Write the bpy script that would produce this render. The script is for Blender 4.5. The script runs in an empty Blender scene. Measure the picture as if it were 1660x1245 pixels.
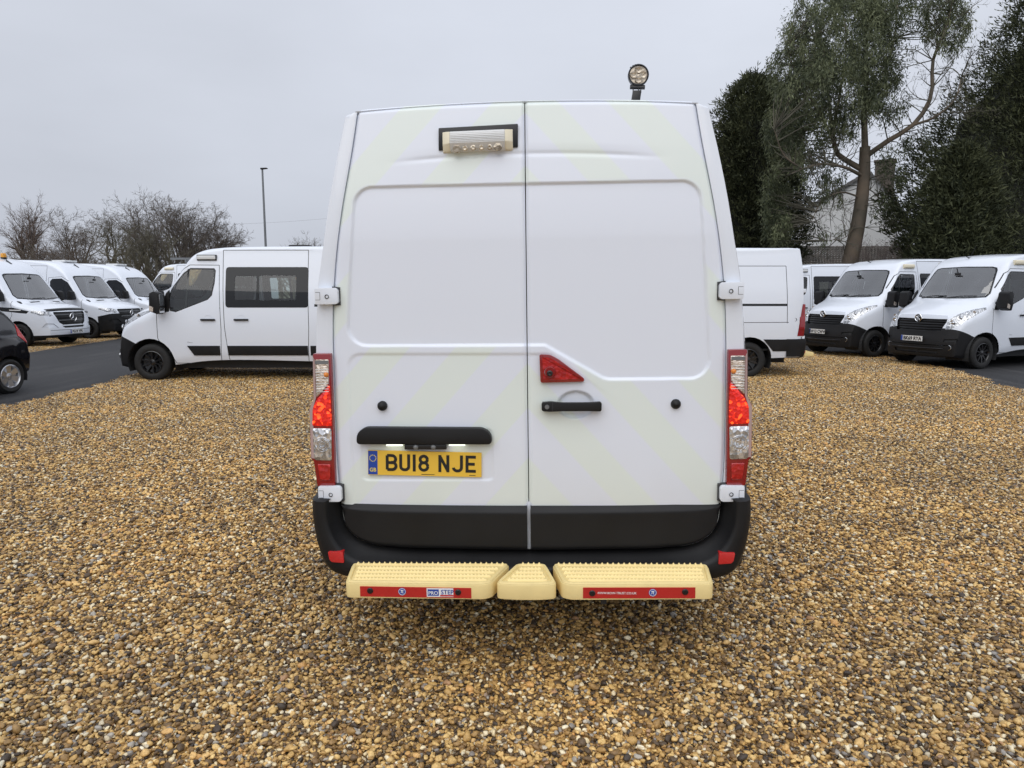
import bpy, bmesh, math, random
import numpy as np
from mathutils import Vector, Matrix
RAD = math.radians
SC = bpy.context.scene
COL = SC.collection
# ------------------------------------------------------------------ camera
cam = bpy.data.cameras.new('camera'); cam_ob = bpy.data.objects.new('camera', cam); COL.objects.link(cam_ob)
cam.sensor_width = 36.0; cam.lens = 36.0 * 1150.0 / 1660.0
cam.clip_start = 0.05; cam.clip_end = 2000
cam_ob.location = (0, 0, 1.68)
cam_ob.rotation_euler = (RAD(90 - 7.554), 0, 0)
SC.camera = cam_ob
# ------------------------------------------------------------------ overcast sky, one soft sun, exposure
SUN_EL, SUN_AZ = 52.0, 195.0      # azimuth clockwise from +Y: behind the camera, a little to the left
world = bpy.data.worlds.new('World'); SC.world = world; world.use_nodes = True
wn = world.node_tree; wn.nodes.clear()
def wnode(t, **k):
    n = wn.nodes.new(t)
    for a, b in k.items(): setattr(n, a, b)
    return n
w_out = wnode('ShaderNodeOutputWorld'); w_bg = wnode('ShaderNodeBackground')
w_sky = wnode('ShaderNodeTexSky', sky_type='NISHITA', sun_disc=False, sun_elevation=RAD(SUN_EL), sun_rotation=RAD(SUN_AZ), dust_density=6.0, air_density=1.0)
w_hsv = wnode('ShaderNodeHueSaturation'); w_hsv.inputs['Saturation'].default_value = 0.15; w_hsv.inputs['Value'].default_value = 1.0
w_tc = wnode('ShaderNodeTexCoord'); w_sep = wnode('ShaderNodeSeparateXYZ')
w_mr = wnode('ShaderNodeMapRange'); w_mr.inputs[1].default_value = 0.0; w_mr.inputs[2].default_value = 1.0
w_mr.inputs[3].default_value = 6.6; w_mr.inputs[4].default_value = 10.4
w_map = wnode('ShaderNodeMapping'); w_map.inputs['Scale'].default_value = (1.0, 1.0, 2.6)
w_noise = wnode('ShaderNodeTexNoise'); w_noise.inputs['Scale'].default_value = 2.2; w_noise.inputs['Detail'].default_value = 5.0; w_noise.inputs['Roughness'].default_value = 0.5
w_nr = wnode('ShaderNodeMapRange'); w_nr.inputs[1].default_value = 0.3; w_nr.inputs[2].default_value = 0.7; w_nr.inputs[3].default_value = 0.93; w_nr.inputs[4].default_value = 1.06
w_mul = wnode('ShaderNodeMath', operation='MULTIPLY')
w_col = wnode('ShaderNodeMix', data_type='RGBA', blend_type='MULTIPLY'); w_col.inputs[0].default_value = 1.0
w_col.inputs[6].default_value = (0.905, 0.96, 1.085, 1)
w_mix = wnode('ShaderNodeMix', data_type='RGBA'); w_mix.inputs[0].default_value = 0.9
L = wn.links.new
L(w_tc.outputs['Generated'], w_sep.inputs[0]); L(w_sep.outputs['Z'], w_mr.inputs[0])
L(w_tc.outputs['Generated'], w_map.inputs[0]); L(w_map.outputs[0], w_noise.inputs['Vector']); L(w_noise.outputs[0], w_nr.inputs[0])
w_side = wnode('ShaderNodeMath', operation='MULTIPLY_ADD'); w_side.inputs[1].default_value = 0.10; w_side.inputs[2].default_value = 1.0   # the cloud thins a little towards the right
w_m2 = wnode('ShaderNodeMath', operation='MULTIPLY')
L(w_sep.outputs['X'], w_side.inputs[0]); L(w_mr.outputs[0], w_mul.inputs[0]); L(w_nr.outputs[0], w_mul.inputs[1]); L(w_mul.outputs[0], w_m2.inputs[0]); L(w_side.outputs[0], w_m2.inputs[1]); L(w_m2.outputs[0], w_col.inputs[7])
L(w_sky.outputs[0], w_hsv.inputs['Color']); L(w_hsv.outputs[0], w_mix.inputs[6]); L(w_col.outputs[2], w_mix.inputs[7])
L(w_mix.outputs[2], w_bg.inputs[0]); w_bg.inputs[1].default_value = 0.0915; L(w_bg.outputs[0], w_out.inputs[0])
sun = bpy.data.lights.new('sun', 'SUN'); sun_ob = bpy.data.objects.new('sun', sun); COL.objects.link(sun_ob)
sun.energy = 1.15; sun.angle = RAD(70); sun.color = (1.0, 0.97, 0.93)
_a, _e = RAD(SUN_AZ), RAD(SUN_EL)
_d = Vector((math.sin(_a) * math.cos(_e), math.cos(_a) * math.cos(_e), math.sin(_e)))
sun_ob.rotation_euler = (-_d).to_track_quat('-Z', 'Y').to_euler()
SC.view_settings.view_transform = 'Standard'; SC.view_settings.look = 'None'
SC.view_settings.exposure = 0.16; SC.view_settings.gamma = 1.0; SC.view_settings.use_curve_mapping = False
SC.render.engine = 'CYCLES'
SC.cycles.use_denoising = True
SC.cycles.max_bounces = 8; SC.cycles.transparent_max_bounces = 16
try: SC.cycles.denoiser = 'OPENIMAGEDENOISE'
except Exception: pass

# ------------------------------------------------------------------ materials
def new_mat(name):
    m = bpy.data.materials.new(name); m.use_nodes = True
    return m, m.node_tree, m.node_tree.nodes['Principled BSDF']
def pmat(name, col, rough=0.5, metal=0.0, spec=0.5, coat=0.0, var=0.0, vscale=8.0, bump=0.0, bscale=60.0, rvar=0.0, col2=None):
    """plain principled surface with a little procedural variation of colour, gloss and relief"""
    m, nt, p = new_mat(name)
    p.inputs['Base Color'].default_value = (*col, 1); p.inputs['Roughness'].default_value = rough
    p.inputs['Metallic'].default_value = metal; p.inputs['Specular IOR Level'].default_value = spec
    p.inputs['Coat Weight'].default_value = coat; p.inputs['Coat Roughness'].default_value = 0.08
    n = nt.nodes; l = nt.links.new
    tc = n.new('ShaderNodeTexCoord')
    if var or rvar or col2:
        nz = n.new('ShaderNodeTexNoise'); nz.inputs['Scale'].default_value = vscale; nz.inputs['Detail'].default_value = 6
        l(tc.outputs['Object'], nz.inputs['Vector'])
        mr = n.new('ShaderNodeMapRange'); mr.inputs[1].default_value = 0.3; mr.inputs[2].default_value = 0.7
        l(nz.outputs[0], mr.inputs[0])
        mx = n.new('ShaderNodeMix'); mx.data_type = 'RGBA'
        c2 = col2 if col2 else tuple(c * (1 - var) for c in col)
        mx.inputs[6].default_value = (*c2, 1); mx.inputs[7].default_value = (*col, 1)
        l(mr.outputs[0], mx.inputs[0]); l(mx.outputs[2], p.inputs['Base Color'])
        if rvar:
            rr = n.new('ShaderNodeMapRange'); rr.inputs[3].default_value = rough - rvar; rr.inputs[4].default_value = rough + rvar
            l(mr.outputs[0], rr.inputs[0]); l(rr.outputs[0], p.inputs['Roughness'])
    if bump:
        nb = n.new('ShaderNodeTexNoise'); nb.inputs['Scale'].default_value = bscale; nb.inputs['Detail'].default_value = 5
        l(tc.outputs['Object'], nb.inputs['Vector'])
        b = n.new('ShaderNodeBump'); b.inputs['Strength'].default_value = bump; b.inputs['Distance'].default_value = 0.01
        l(nb.outputs[0], b.inputs['Height']); l(b.outputs[0], p.inputs['Normal'])
    return m
def glass_mat(name, tint, gloss=0.08):
    m = bpy.data.materials.new(name); m.use_nodes = True; nt = m.node_tree; nt.nodes.clear(); n = nt.nodes; l = nt.links.new
    o = n.new('ShaderNodeOutputMaterial'); t = n.new('ShaderNodeBsdfTransparent'); t.inputs[0].default_value = (*tint, 1)
    g = n.new('ShaderNodeBsdfGlossy'); g.inputs['Roughness'].default_value = 0.02
    f = n.new('ShaderNodeFresnel'); f.inputs[0].default_value = 1.5
    a = n.new('ShaderNodeMath'); a.operation = 'MULTIPLY_ADD'; a.inputs[1].default_value = 1.4; a.inputs[2].default_value = gloss * 0.4
    a.use_clamp = True
    mx = n.new('ShaderNodeMixShader'); l(f.outputs[0], a.inputs[0]); l(a.outputs[0], mx.inputs[0]); l(t.outputs[0], mx.inputs[1]); l(g.outputs[0], mx.inputs[2]); l(mx.outputs[0], o.inputs[0])
    return m
def emit_mat(name, col, strength):
    m, nt, p = new_mat(name)
    p.inputs['Base Color'].default_value = (*col, 1); p.inputs['Emission Color'].default_value = (*col, 1); p.inputs['Emission Strength'].default_value = strength
    return m
M = {}
M['white'] = pmat('white_paint', (0.755, 0.795, 0.865), 0.28, coat=0.6, var=0.012, vscale=1.2)
M['black_plastic'] = pmat('black_textured_plastic', (0.0105, 0.0105, 0.0115), 0.5, spec=0.32, var=0.25, vscale=5, bump=0.04, bscale=700, rvar=0.07)
M['black_smooth'] = pmat('black_smooth_plastic', (0.012, 0.012, 0.013), 0.3, var=0.2, vscale=9)
M['seam'] = pmat('panel_gap', (0.045, 0.046, 0.05), 0.8)
M['glass'] = glass_mat('clear_tinted_glass', (0.76, 0.83, 0.80))
M['wglass'] = glass_mat('windscreen_glass', (0.80, 0.86, 0.84), 0.5)
M['dglass'] = pmat('black_privacy_glass', (0.009, 0.010, 0.012), 0.03, spec=0.4)
M['tyre'] = pmat('tyre_rubber', (0.014, 0.014, 0.014), 0.75, var=0.3, vscale=20, bump=0.1, bscale=90)
M['rim_black'] = pmat('gloss_black_wheel', (0.01, 0.01, 0.011), 0.22, coat=0.4)
M['rim_silver'] = pmat('silver_alloy', (0.55, 0.56, 0.58), 0.3, metal=0.9)
M['chrome'] = pmat('chrome', (0.75, 0.76, 0.78), 0.12, metal=1.0)
M['dark'] = pmat('dark_trim', (0.025, 0.026, 0.028), 0.7, var=0.2)
M['seat'] = pmat('seat_fabric', (0.035, 0.04, 0.05), 0.9, var=0.4, vscale=30)
M['liner'] = pmat('grey_interior_lining', (0.28, 0.29, 0.30), 0.8, var=0.1)
M['cream'] = pmat('cream_yellowed_plastic', (0.89, 0.71, 0.325), 0.45, var=0.08, vscale=14, bump=0.03, bscale=200)
M['pale_cream'] = pmat('pale_cream_plastic', (0.82, 0.755, 0.58), 0.45, var=0.05)
M['white_plastic'] = pmat('white_plastic', (0.74, 0.75, 0.75), 0.4, var=0.04)
M['grey_metal'] = pmat('galvanised_metal', (0.22, 0.23, 0.24), 0.45, metal=0.6, var=0.1)
M['yellow_plate'] = pmat('yellow_reflective_plate', (0.83, 0.52, 0.055), 0.4, var=0.05, vscale=6, coat=0.3)
M['white_plate'] = pmat('white_reflective_plate', (0.8, 0.8, 0.78), 0.4, coat=0.3)
M['blue'] = pmat('blue_band', (0.015, 0.06, 0.35), 0.4)
M['black_ink'] = pmat('black_lettering', (0.012, 0.012, 0.013), 0.45)
M['white_ink'] = pmat('white_lettering', (0.8, 0.8, 0.8), 0.5)
M['gold_ink'] = pmat('yellow_lettering', (0.75, 0.6, 0.12), 0.5)
M['red_label'] = pmat('red_sticker', (0.50, 0.022, 0.018), 0.4, var=0.1, vscale=20)
M['red_ink'] = pmat('red_lettering', (0.55, 0.02, 0.03), 0.5)
M['red_plastic'] = pmat('dark_red_lens', (0.24, 0.006, 0.009), 0.12, coat=0.8)
M['red_reflector'] = pmat('red_reflector', (0.55, 0.02, 0.022), 0.2, coat=0.6, bump=0.3, bscale=300)
M['pink_clear'] = pmat('clear_lens_edge', (0.42, 0.30, 0.29), 0.12, coat=0.8)
M['amber'] = pmat('amber_bulb', (0.75, 0.25, 0.04), 0.25)
M['beacon'] = pmat('amber_beacon', (0.75, 0.33, 0.02), 0.2, coat=0.5)
M['black_paint'] = pmat('black_car_paint', (0.008, 0.008, 0.011), 0.12, coat=1.0)
def lens_mat(name, c1, c2, scale, emit=0.0, ecol=(1, 0, 0), stretch=(1, 1, 1), rough=0.12, metal=0.6):
    """faceted lamp reflector behind a clear cover: bright and dark cells with relief"""
    m, nt, p = new_mat(name); n = nt.nodes; l = nt.links.new
    tc = n.new('ShaderNodeTexCoord'); mp = n.new('ShaderNodeMapping'); mp.inputs['Scale'].default_value = stretch
    v = n.new('ShaderNodeTexVoronoi'); v.inputs['Scale'].default_value = scale
    l(tc.outputs['Object'], mp.inputs[0]); l(mp.outputs[0], v.inputs['Vector'])
    sp = n.new('ShaderNodeSeparateColor'); l(v.outputs['Color'], sp.inputs[0])
    mx = n.new('ShaderNodeMix'); mx.data_type = 'RGBA'; mx.inputs[6].default_value = (*c1, 1); mx.inputs[7].default_value = (*c2, 1)
    l(sp.outputs[0], mx.inputs[0]); l(mx.outputs[2], p.inputs['Base Color'])
    p.inputs['Roughness'].default_value = rough; p.inputs['Metallic'].default_value = metal; p.inputs['Coat Weight'].default_value = 0.7; p.inputs['Coat Roughness'].default_value = 0.05
    b = n.new('ShaderNodeBump'); b.inputs['Strength'].default_value = 0.35; b.inputs['Distance'].default_value = 0.01
    l(v.outputs['Distance'], b.inputs['Height']); l(b.outputs[0], p.inputs['Normal'])
    if emit:
        r = n.new('ShaderNodeMapRange'); r.inputs[1].default_value = 0.55; r.inputs[2].default_value = 0.95; r.inputs[3].default_value = 0.10; r.inputs[4].default_value = 1.0
        l(sp.outputs[1], r.inputs[0])
        pw = n.new('ShaderNodeMath'); pw.operation = 'POWER'; pw.inputs[1].default_value = 2.0; l(r.outputs[0], pw.inputs[0])
        mm = n.new('ShaderNodeMath'); mm.operation = 'MULTIPLY_ADD'; mm.inputs[1].default_value = emit; mm.inputs[2].default_value = emit * 0.16; l(pw.outputs[0], mm.inputs[0])
        ec = n.new('ShaderNodeMix'); ec.data_type = 'RGBA'; ec.inputs[6].default_value = (*ecol, 1); ec.inputs[7].default_value = (1.0, 0.11, 0.015, 1)
        l(pw.outputs[0], ec.inputs[0]); l(ec.outputs[2], p.inputs['Emission Color']); l(mm.outputs[0], p.inputs['Emission Strength'])
    return m
M['lens_clear'] = lens_mat('clear_faceted_lens', (0.34, 0.34, 0.35), (0.90, 0.90, 0.92), 70, metal=0.7, stretch=(1, 1, 0.7))
M['lens_head'] = lens_mat('headlamp_reflector', (0.16, 0.165, 0.17), (0.72, 0.73, 0.75), 38, metal=0.8)
M['lens_amber'] = lens_mat('clear_lens_amber_tint', (0.30, 0.22, 0.15), (0.9, 0.82, 0.75), 160, stretch=(0.5, 1, 2.2))
M['lens_red'] = lens_mat('red_faceted_lens', (0.34, 0.006, 0.008), (0.52, 0.014, 0.014), 50, metal=0.1)
M['lens_red_lit'] = lens_mat('lit_red_faceted_lens', (0.45, 0.006, 0.006), (0.7, 0.02, 0.015), 78, emit=1.25, ecol=(1.0, 0.008, 0.006), metal=0.1)
M['lens_tan'] = lens_mat('worklamp_reflector', (0.22, 0.17, 0.12), (0.62, 0.54, 0.42), 45, metal=0.4)
M['plate_lamp'] = emit_mat('lit_plate_lamp', (0.93, 1.0, 0.86), 1.4)

# ------------------------------------------------------------------ mesh helpers
def link(o, parent=None):
    COL.objects.link(o)
    if parent is not None: o.parent = parent
    return o
def mesh_of(name, verts, faces, smooth=False, sharp=None):
    me = bpy.data.meshes.new(name); me.from_pydata([tuple(v) for v in verts], [], [tuple(f) for f in faces]); me.update()
    if smooth:
        me.polygons.foreach_set('use_smooth', [True] * len(me.polygons))
        if sharp: me.set_sharp_from_angle(angle=RAD(sharp))
    return me
def add(name, me, mat, parent=None, loc=None, rot=None, scale=None):
    if mat is not None and not me.materials: me.materials.append(M[mat] if isinstance(mat, str) else mat)
    o = bpy.data.objects.new(name, me); link(o, parent)
    if loc is not None: o.location = loc
    if rot is not None: o.rotation_euler = rot
    if scale is not None: o.scale = scale
    return o
def empty(name, loc=(0, 0, 0), rot=(0, 0, 0)):
    o = bpy.data.objects.new(name, None); o.empty_display_size = 0.2; COL.objects.link(o); o.location = loc; o.rotation_euler = rot
    return o
def tag(o, label, cat, group=None, kind=None):
    if label: o['label'] = label
    if cat: o['category'] = cat
    if group: o['group'] = group
    if kind: o['kind'] = kind
    return o
def copy_tree(o, parent=None):
    c = o.copy(); COL.objects.link(c); c.parent = parent
    for ch in list(o.children): copy_tree(ch, c)
    return c
class MB:
    """collects simple shapes and turns them into ONE mesh"""
    def __init__(s): s.v = []; s.f = []
    def raw(s, v, f):
        b = len(s.v); s.v += [tuple(p) for p in v]; s.f += [tuple(i + b for i in q) for q in f]; return s
    def box(s, x0, x1, y0, y1, z0, z1):
        return s.raw([(x0, y0, z0), (x1, y0, z0), (x1, y1, z0), (x0, y1, z0), (x0, y0, z1), (x1, y0, z1), (x1, y1, z1), (x0, y1, z1)],
                     [(3, 2, 1, 0), (4, 5, 6, 7), (0, 1, 5, 4), (1, 2, 6, 5), (2, 3, 7, 6), (3, 0, 4, 7)])
    def prism(s, poly, a, b, axis='y', inset=0.0):
        """extrude a 2-D outline along an axis from a to b (outline (x,z) for y, (y,z) for x, (x,y) for z)"""
        def P(u, w, t): return (u, t, w) if axis == 'y' else ((t, u, w) if axis == 'x' else (u, w, t))
        n = len(poly); cx = sum(p[0] for p in poly) / n; cy = sum(p[1] for p in poly) / n
        v = [P(u, w, a) for u, w in poly]; v += [P(u, w, b) for u, w in poly]
        f = [(i, (i + 1) % n, n + (i + 1) % n, n + i) for i in range(n)] + [tuple(range(n))[::-1], tuple(range(n, 2 * n))]
        return s.raw(v, f)
    def cyl(s, p0, p1, r0, r1=None, n=16, cap=True):
        r1 = r0 if r1 is None else r1
        p0, p1 = Vector(p0), Vector(p1); d = (p1 - p0).normalized()
        u = d.orthogonal().normalized(); w = d.cross(u); v = []
        for p, r in ((p0, r0), (p1, r1)):
            for i in range(n):
                a = 2 * math.pi * i / n; v.append(p + (u * math.cos(a) + w * math.sin(a)) * r)
        f = [(i, (i + 1) % n, n + (i + 1) % n, n + i) for i in range(n)]
        if cap: f += [tuple(range(n))[::-1], tuple(range(n, 2 * n))]
        return s.raw(v, f)
    def tube(s, pts, r, n=8):
        for a, b in zip(pts[:-1], pts[1:]): s.cyl(a, b, r, r, n)
        return s
    def lathe(s, prof, axis='x', n=32, c=(0, 0, 0)):
        """profile of (radius, offset along axis)"""
        v = []; f = []; m = len(prof)
        for i in range(n):
            a = 2 * math.pi * i / n; ca, sa = math.cos(a), math.sin(a)
            for r, t in prof:
                p = (t, r * ca, r * sa) if axis == 'x' else ((r * ca, t, r * sa) if axis == 'y' else (r * ca, r * sa, t))
                v.append((p[0] + c[0], p[1] + c[1], p[2] + c[2]))
        for i in range(n):
            j = (i + 1) % n
            for k in range(m - 1): f.append((i * m + k, j * m + k, j * m + k + 1, i * m + k + 1))
        return s.raw(v, f)
    def mesh(s, name, bevel=0.0, seg=2, smooth=None, sharp=35, angle=30):
        bm = bmesh.new(); vs = [bm.verts.new(p) for p in s.v]
        for q in s.f:
            try: bm.faces.new([vs[i] for i in q])
            except ValueError: pass
        bmesh.ops.recalc_face_normals(bm, faces=bm.faces[:])
        if bevel:
            ed = [e for e in bm.edges if len(e.link_faces) == 2 and e.calc_face_angle(0) > RAD(angle)]
            bmesh.ops.bevel(bm, geom=ed, offset=bevel, segments=seg, affect='EDGES', profile=0.6, clamp_overlap=True)
        me = bpy.data.meshes.new(name); bm.to_mesh(me); bm.free()
        if smooth is None: smooth = bool(bevel)
        if smooth:
            me.polygons.foreach_set('use_smooth', [True] * len(me.polygons)); me.set_sharp_from_angle(angle=RAD(sharp))
        return me
    def build(s, name, mat, parent=None, **k):
        return add(name, s.mesh(name, **k), mat, parent)
def rounded(poly, r, n=5):
    """round every corner of a 2-D outline"""
    out = []; m = len(poly)
    for i in range(m):
        p = Vector(poly[i]); a = Vector(poly[i - 1]); b = Vector(poly[(i + 1) % m])
        da = (a - p); db = (b - p); rr = min(r, da.length * 0.45, db.length * 0.45)
        s = p + da.normalized() * rr; e = p + db.normalized() * rr
        for k in range(n + 1):
            t = k / n; q = s * (1 - t) ** 2 + p * 2 * t * (1 - t) + e * t * t; out.append((q.x, q.y))
    return out
def text_mesh(txt, height, bold=0.0, align='CENTER', squeeze=1.0, shear=0.0):
    """flat lettering in the XZ plane, facing -Y, baseline at z = 0"""
    c = bpy.data.curves.new('lettering', 'FONT'); c.body = txt; c.align_x = align; c.size = height * 1.37; c.offset = bold; c.shear = shear; c.resolution_u = 3
    o = bpy.data.objects.new('lettering_tmp', c); COL.objects.link(o)
    bpy.context.view_layer.update(); dg = bpy.context.evaluated_depsgraph_get()
    me = bpy.data.meshes.new_from_object(o.evaluated_get(dg)); bpy.data.objects.remove(o); bpy.data.curves.remove(c)
    me.name = 'lettering'; me.transform(Matrix(((squeeze, 0, 0, 0), (0, 0, 1, 0), (0, 1, 0, 0), (0, 0, 0, 1))))
    me.flip_normals(); me.materials.clear()
    return me
# ================================================================== THE SETTING: ground, gravel, tarmac
RNG = np.random.default_rng(7)
GRAVEL_RAMP = [(0.00, (0.043, 0.033, 0.026)), (0.10, (0.108, 0.073, 0.042)), (0.24, (0.248, 0.150, 0.061)), (0.38, (0.454, 0.273, 0.093)),
               (0.54, (0.670, 0.428, 0.146)), (0.68, (0.842, 0.589, 0.237)), (0.78, (0.648, 0.310, 0.086)), (0.84, (0.270, 0.251, 0.227)), (0.90, (0.475, 0.439, 0.374)), (0.95, (0.907, 0.749, 0.444)), (1.0, (0.920, 0.850, 0.646))]
def ramp(nt, stops):
    r = nt.nodes.new('ShaderNodeValToRGB'); e = r.color_ramp.elements
    e[0].position, e[0].color = stops[0][0], (*stops[0][1], 1); e[1].position, e[1].color = stops[-1][0], (*stops[-1][1], 1)
    for p, c in stops[1:-1]:
        k = e.new(p); k.color = (*c, 1)
    return r
def gravel_material(name, stones):
    m, nt, p = new_mat(name); n = nt.nodes; l = nt.links.new
    geo = n.new('ShaderNodeNewGeometry'); r = ramp(nt, GRAVEL_RAMP)
    if stones:
        at = n.new('ShaderNodeAttribute'); at.attribute_name = 'tone'; l(at.outputs['Fac'], r.inputs[0])
        fine = n.new('ShaderNodeTexNoise'); fine.inputs['Scale'].default_value = 160; fine.inputs['Detail'].default_value = 4; l(geo.outputs['Position'], fine.inputs['Vector'])
        fr = n.new('ShaderNodeMapRange'); fr.inputs[1].default_value = 0.3; fr.inputs[2].default_value = 0.7; fr.inputs[3].default_value = 0.72; fr.inputs[4].default_value = 1.2; l(fine.outputs[0], fr.inputs[0])
        base, hgt, k = r.outputs[0], fine.outputs[0], 0.15
    else:
        v = n.new('ShaderNodeTexVoronoi'); v.inputs['Scale'].default_value = 42; l(geo.outputs['Position'], v.inputs['Vector'])
        sp = n.new('ShaderNodeSeparateColor'); l(v.outputs['Color'], sp.inputs[0]); l(sp.outputs[0], r.inputs[0])
        fr = n.new('ShaderNodeMapRange'); fr.inputs[1].default_value = 0.0; fr.inputs[2].default_value = 0.7; fr.inputs[3].default_value = 1.0; fr.inputs[4].default_value = 0.75; l(v.outputs['Distance'], fr.inputs[0])
        inv = n.new('ShaderNodeMath'); inv.operation = 'SUBTRACT'; inv.inputs[0].default_value = 1.0; l(v.outputs['Distance'], inv.inputs[1])
        base, hgt, k = r.outputs[0], inv.outputs[0], 0.8
    # broad drifts: golden raked patches and greyer, finer, damp tracks
    big = n.new('ShaderNodeTexNoise'); big.inputs['Scale'].default_value = 0.55; big.inputs['Detail'].default_value = 5; big.inputs['Roughness'].default_value = 0.6; l(geo.outputs['Position'], big.inputs['Vector'])
    br = n.new('ShaderNodeMapRange'); br.inputs[1].default_value = 0.40; br.inputs[2].default_value = 0.60; l(big.outputs[0], br.inputs[0])
    tint = n.new('ShaderNodeMix'); tint.data_type = 'RGBA'; tint.inputs[6].default_value = (0.82, 0.82, 0.85, 1); tint.inputs[7].default_value = (1.07, 1.04, 0.99, 1); l(br.outputs[0], tint.inputs[0])
    m1 = n.new('ShaderNodeMix'); m1.data_type = 'RGBA'; m1.blend_type = 'MULTIPLY'; m1.inputs[0].default_value = 1; l(base, m1.inputs[6]); l(fr.outputs[0], m1.inputs[7])
    m2 = n.new('ShaderNodeMix'); m2.data_type = 'RGBA'; m2.blend_type = 'MULTIPLY'; m2.inputs[0].default_value = 1; l(m1.outputs[2], m2.inputs[6]); l(tint.outputs[2], m2.inputs[7])
    l(m2.outputs[2], p.inputs['Base Color'])
    p.inputs['Roughness'].default_value = 0.5 if stones else 0.65; p.inputs['Specular IOR Level'].default_value = 0.45
    b = n.new('ShaderNodeBump'); b.inputs['Strength'].default_value = k; b.inputs['Distance'].default_value = 0.004 if stones else 0.012
    l(hgt, b.inputs['Height']); l(b.outputs[0], p.inputs['Normal'])
    return m
M['stones'] = gravel_material('gravel_stones', True)
M['gravel'] = gravel_material('gravel_bed', False)
def tarmac_material():
    m, nt, p = new_mat('tarmac'); n = nt.nodes; l = nt.links.new
    geo = n.new('ShaderNodeNewGeometry'); mp = n.new('ShaderNodeMapping'); mp.inputs['Scale'].default_value = (3.0, 0.22, 1); mp.inputs['Rotation'].default_value = (0, 0, 0.05); l(geo.outputs['Position'], mp.inputs[0])
    a = n.new('ShaderNodeTexNoise'); a.inputs['Scale'].default_value = 1.3; a.inputs['Detail'].default_value = 7; l(mp.outputs[0], a.inputs['Vector'])
    r = ramp(nt, [(0.25, (0.022, 0.022, 0.024)), (0.5, (0.036, 0.036, 0.038)), (0.78, (0.066, 0.065, 0.066))]); l(a.outputs[0], r.inputs[0])
    g = n.new('ShaderNodeTexNoise'); g.inputs['Scale'].default_value = 110; g.inputs['Detail'].default_value = 3; l(geo.outputs['Position'], g.inputs['Vector'])
    gr = n.new('ShaderNodeMapRange'); gr.inputs[1].default_value = 0.3; gr.inputs[2].default_value = 0.7; gr.inputs[3].default_value = 0.55; gr.inputs[4].default_value = 1.45; l(g.outputs[0], gr.inputs[0])
    mx = n.new('ShaderNodeMix'); mx.data_type = 'RGBA'; mx.blend_type = 'MULTIPLY'; mx.inputs[0].default_value = 1; l(r.outputs[0], mx.inputs[6]); l(gr.outputs[0], mx.inputs[7]); l(mx.outputs[2], p.inputs['Base Color'])
    rr = n.new('ShaderNodeMapRange'); rr.inputs[3].default_value = 0.6; rr.inputs[4].default_value = 0.9; l(a.outputs[0], rr.inputs[0]); l(rr.outputs[0], p.inputs['Roughness']); p.inputs['Specular IOR Level'].default_value = 0.25
    b = n.new('ShaderNodeBump'); b.inputs['Strength'].default_value = 0.5; b.inputs['Distance'].default_value = 0.006; l(g.outputs[0], b.inputs['Height']); l(b.outputs[0], p.inputs['Normal'])
    return m
M['tarmac'] = tarmac_material()
M['earth'] = pmat('rough_grass_ground', (0.10, 0.10, 0.045), 0.9, var=0.5, vscale=0.6, col2=(0.07, 0.055, 0.035))
def sheet(name, poly, z, mat, label=None):
    me = mesh_of(name, [(x, y, z) for x, y in poly], [tuple(range(len(poly)))])
    o = add(name, me, mat); o['kind'] = 'structure'
    return o
sheet('ground', [(-700, -300), (700, -300), (700, 900), (-700, 900)], -0.02, 'earth')
def wob(pts, amp, step=0.35):
    """a hand-laid edge: resample a polyline and let it wander"""
    out = []
    for (a, b) in zip(pts[:-1], pts[1:]):
        k = max(1, int(math.hypot(b[0] - a[0], b[1] - a[1]) / step))
        for i in range(k):
            t = i / k; out.append((a[0] + (b[0] - a[0]) * t + random.uniform(-amp, amp), a[1] + (b[1] - a[1]) * t + random.uniform(-amp, amp)))
    return out + [pts[-1]]
random.seed(3)
EDGE_L = [(-7.35, -6), (-7.32, 10), (-7.2, 11.2), (-7.38, 13.4), (-7.45, 14.2), (-7.5, 21.5)]
EDGE_R = [(8.2, -6), (8.42, 11.5), (8.95, 13.8), (9.33, 16.0), (9.42, 18.0), (8.9, 19.0), (8.0, 19.6), (5.0, 21.0), (-7.5, 21.5)]
sheet('gravel_yard', [(-7.35, -6), (8.2, -6)] + EDGE_R[1:-1] + [(-7.5, 21.5)] + EDGE_L[-2:0:-1], 0.0, 'gravel')
sheet('tarmac_road', wob([(-13.25, -8), (-13.05, 18.9), (-13.6, 24.6), (-13.9, 60)], 0.03) + [(-7.9, 60)] + [(-7.9, 21.5)] + wob(EDGE_L[::-1], 0.03) + [(-7.35, -8)], 0.004, 'tarmac')
sheet('tarmac_yard', wob(EDGE_R, 0.03) + [(-7.9, 21.6), (-7.9, 60), (40, 60), (40, -6)], 0.002, 'tarmac')
sheet('gravel_verge', [(-40, -8), (-13.2, -8), (-13.0, 18.9), (-13.55, 24.6), (-13.85, 60), (-40, 60)], 0.0, 'gravel')

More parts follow.
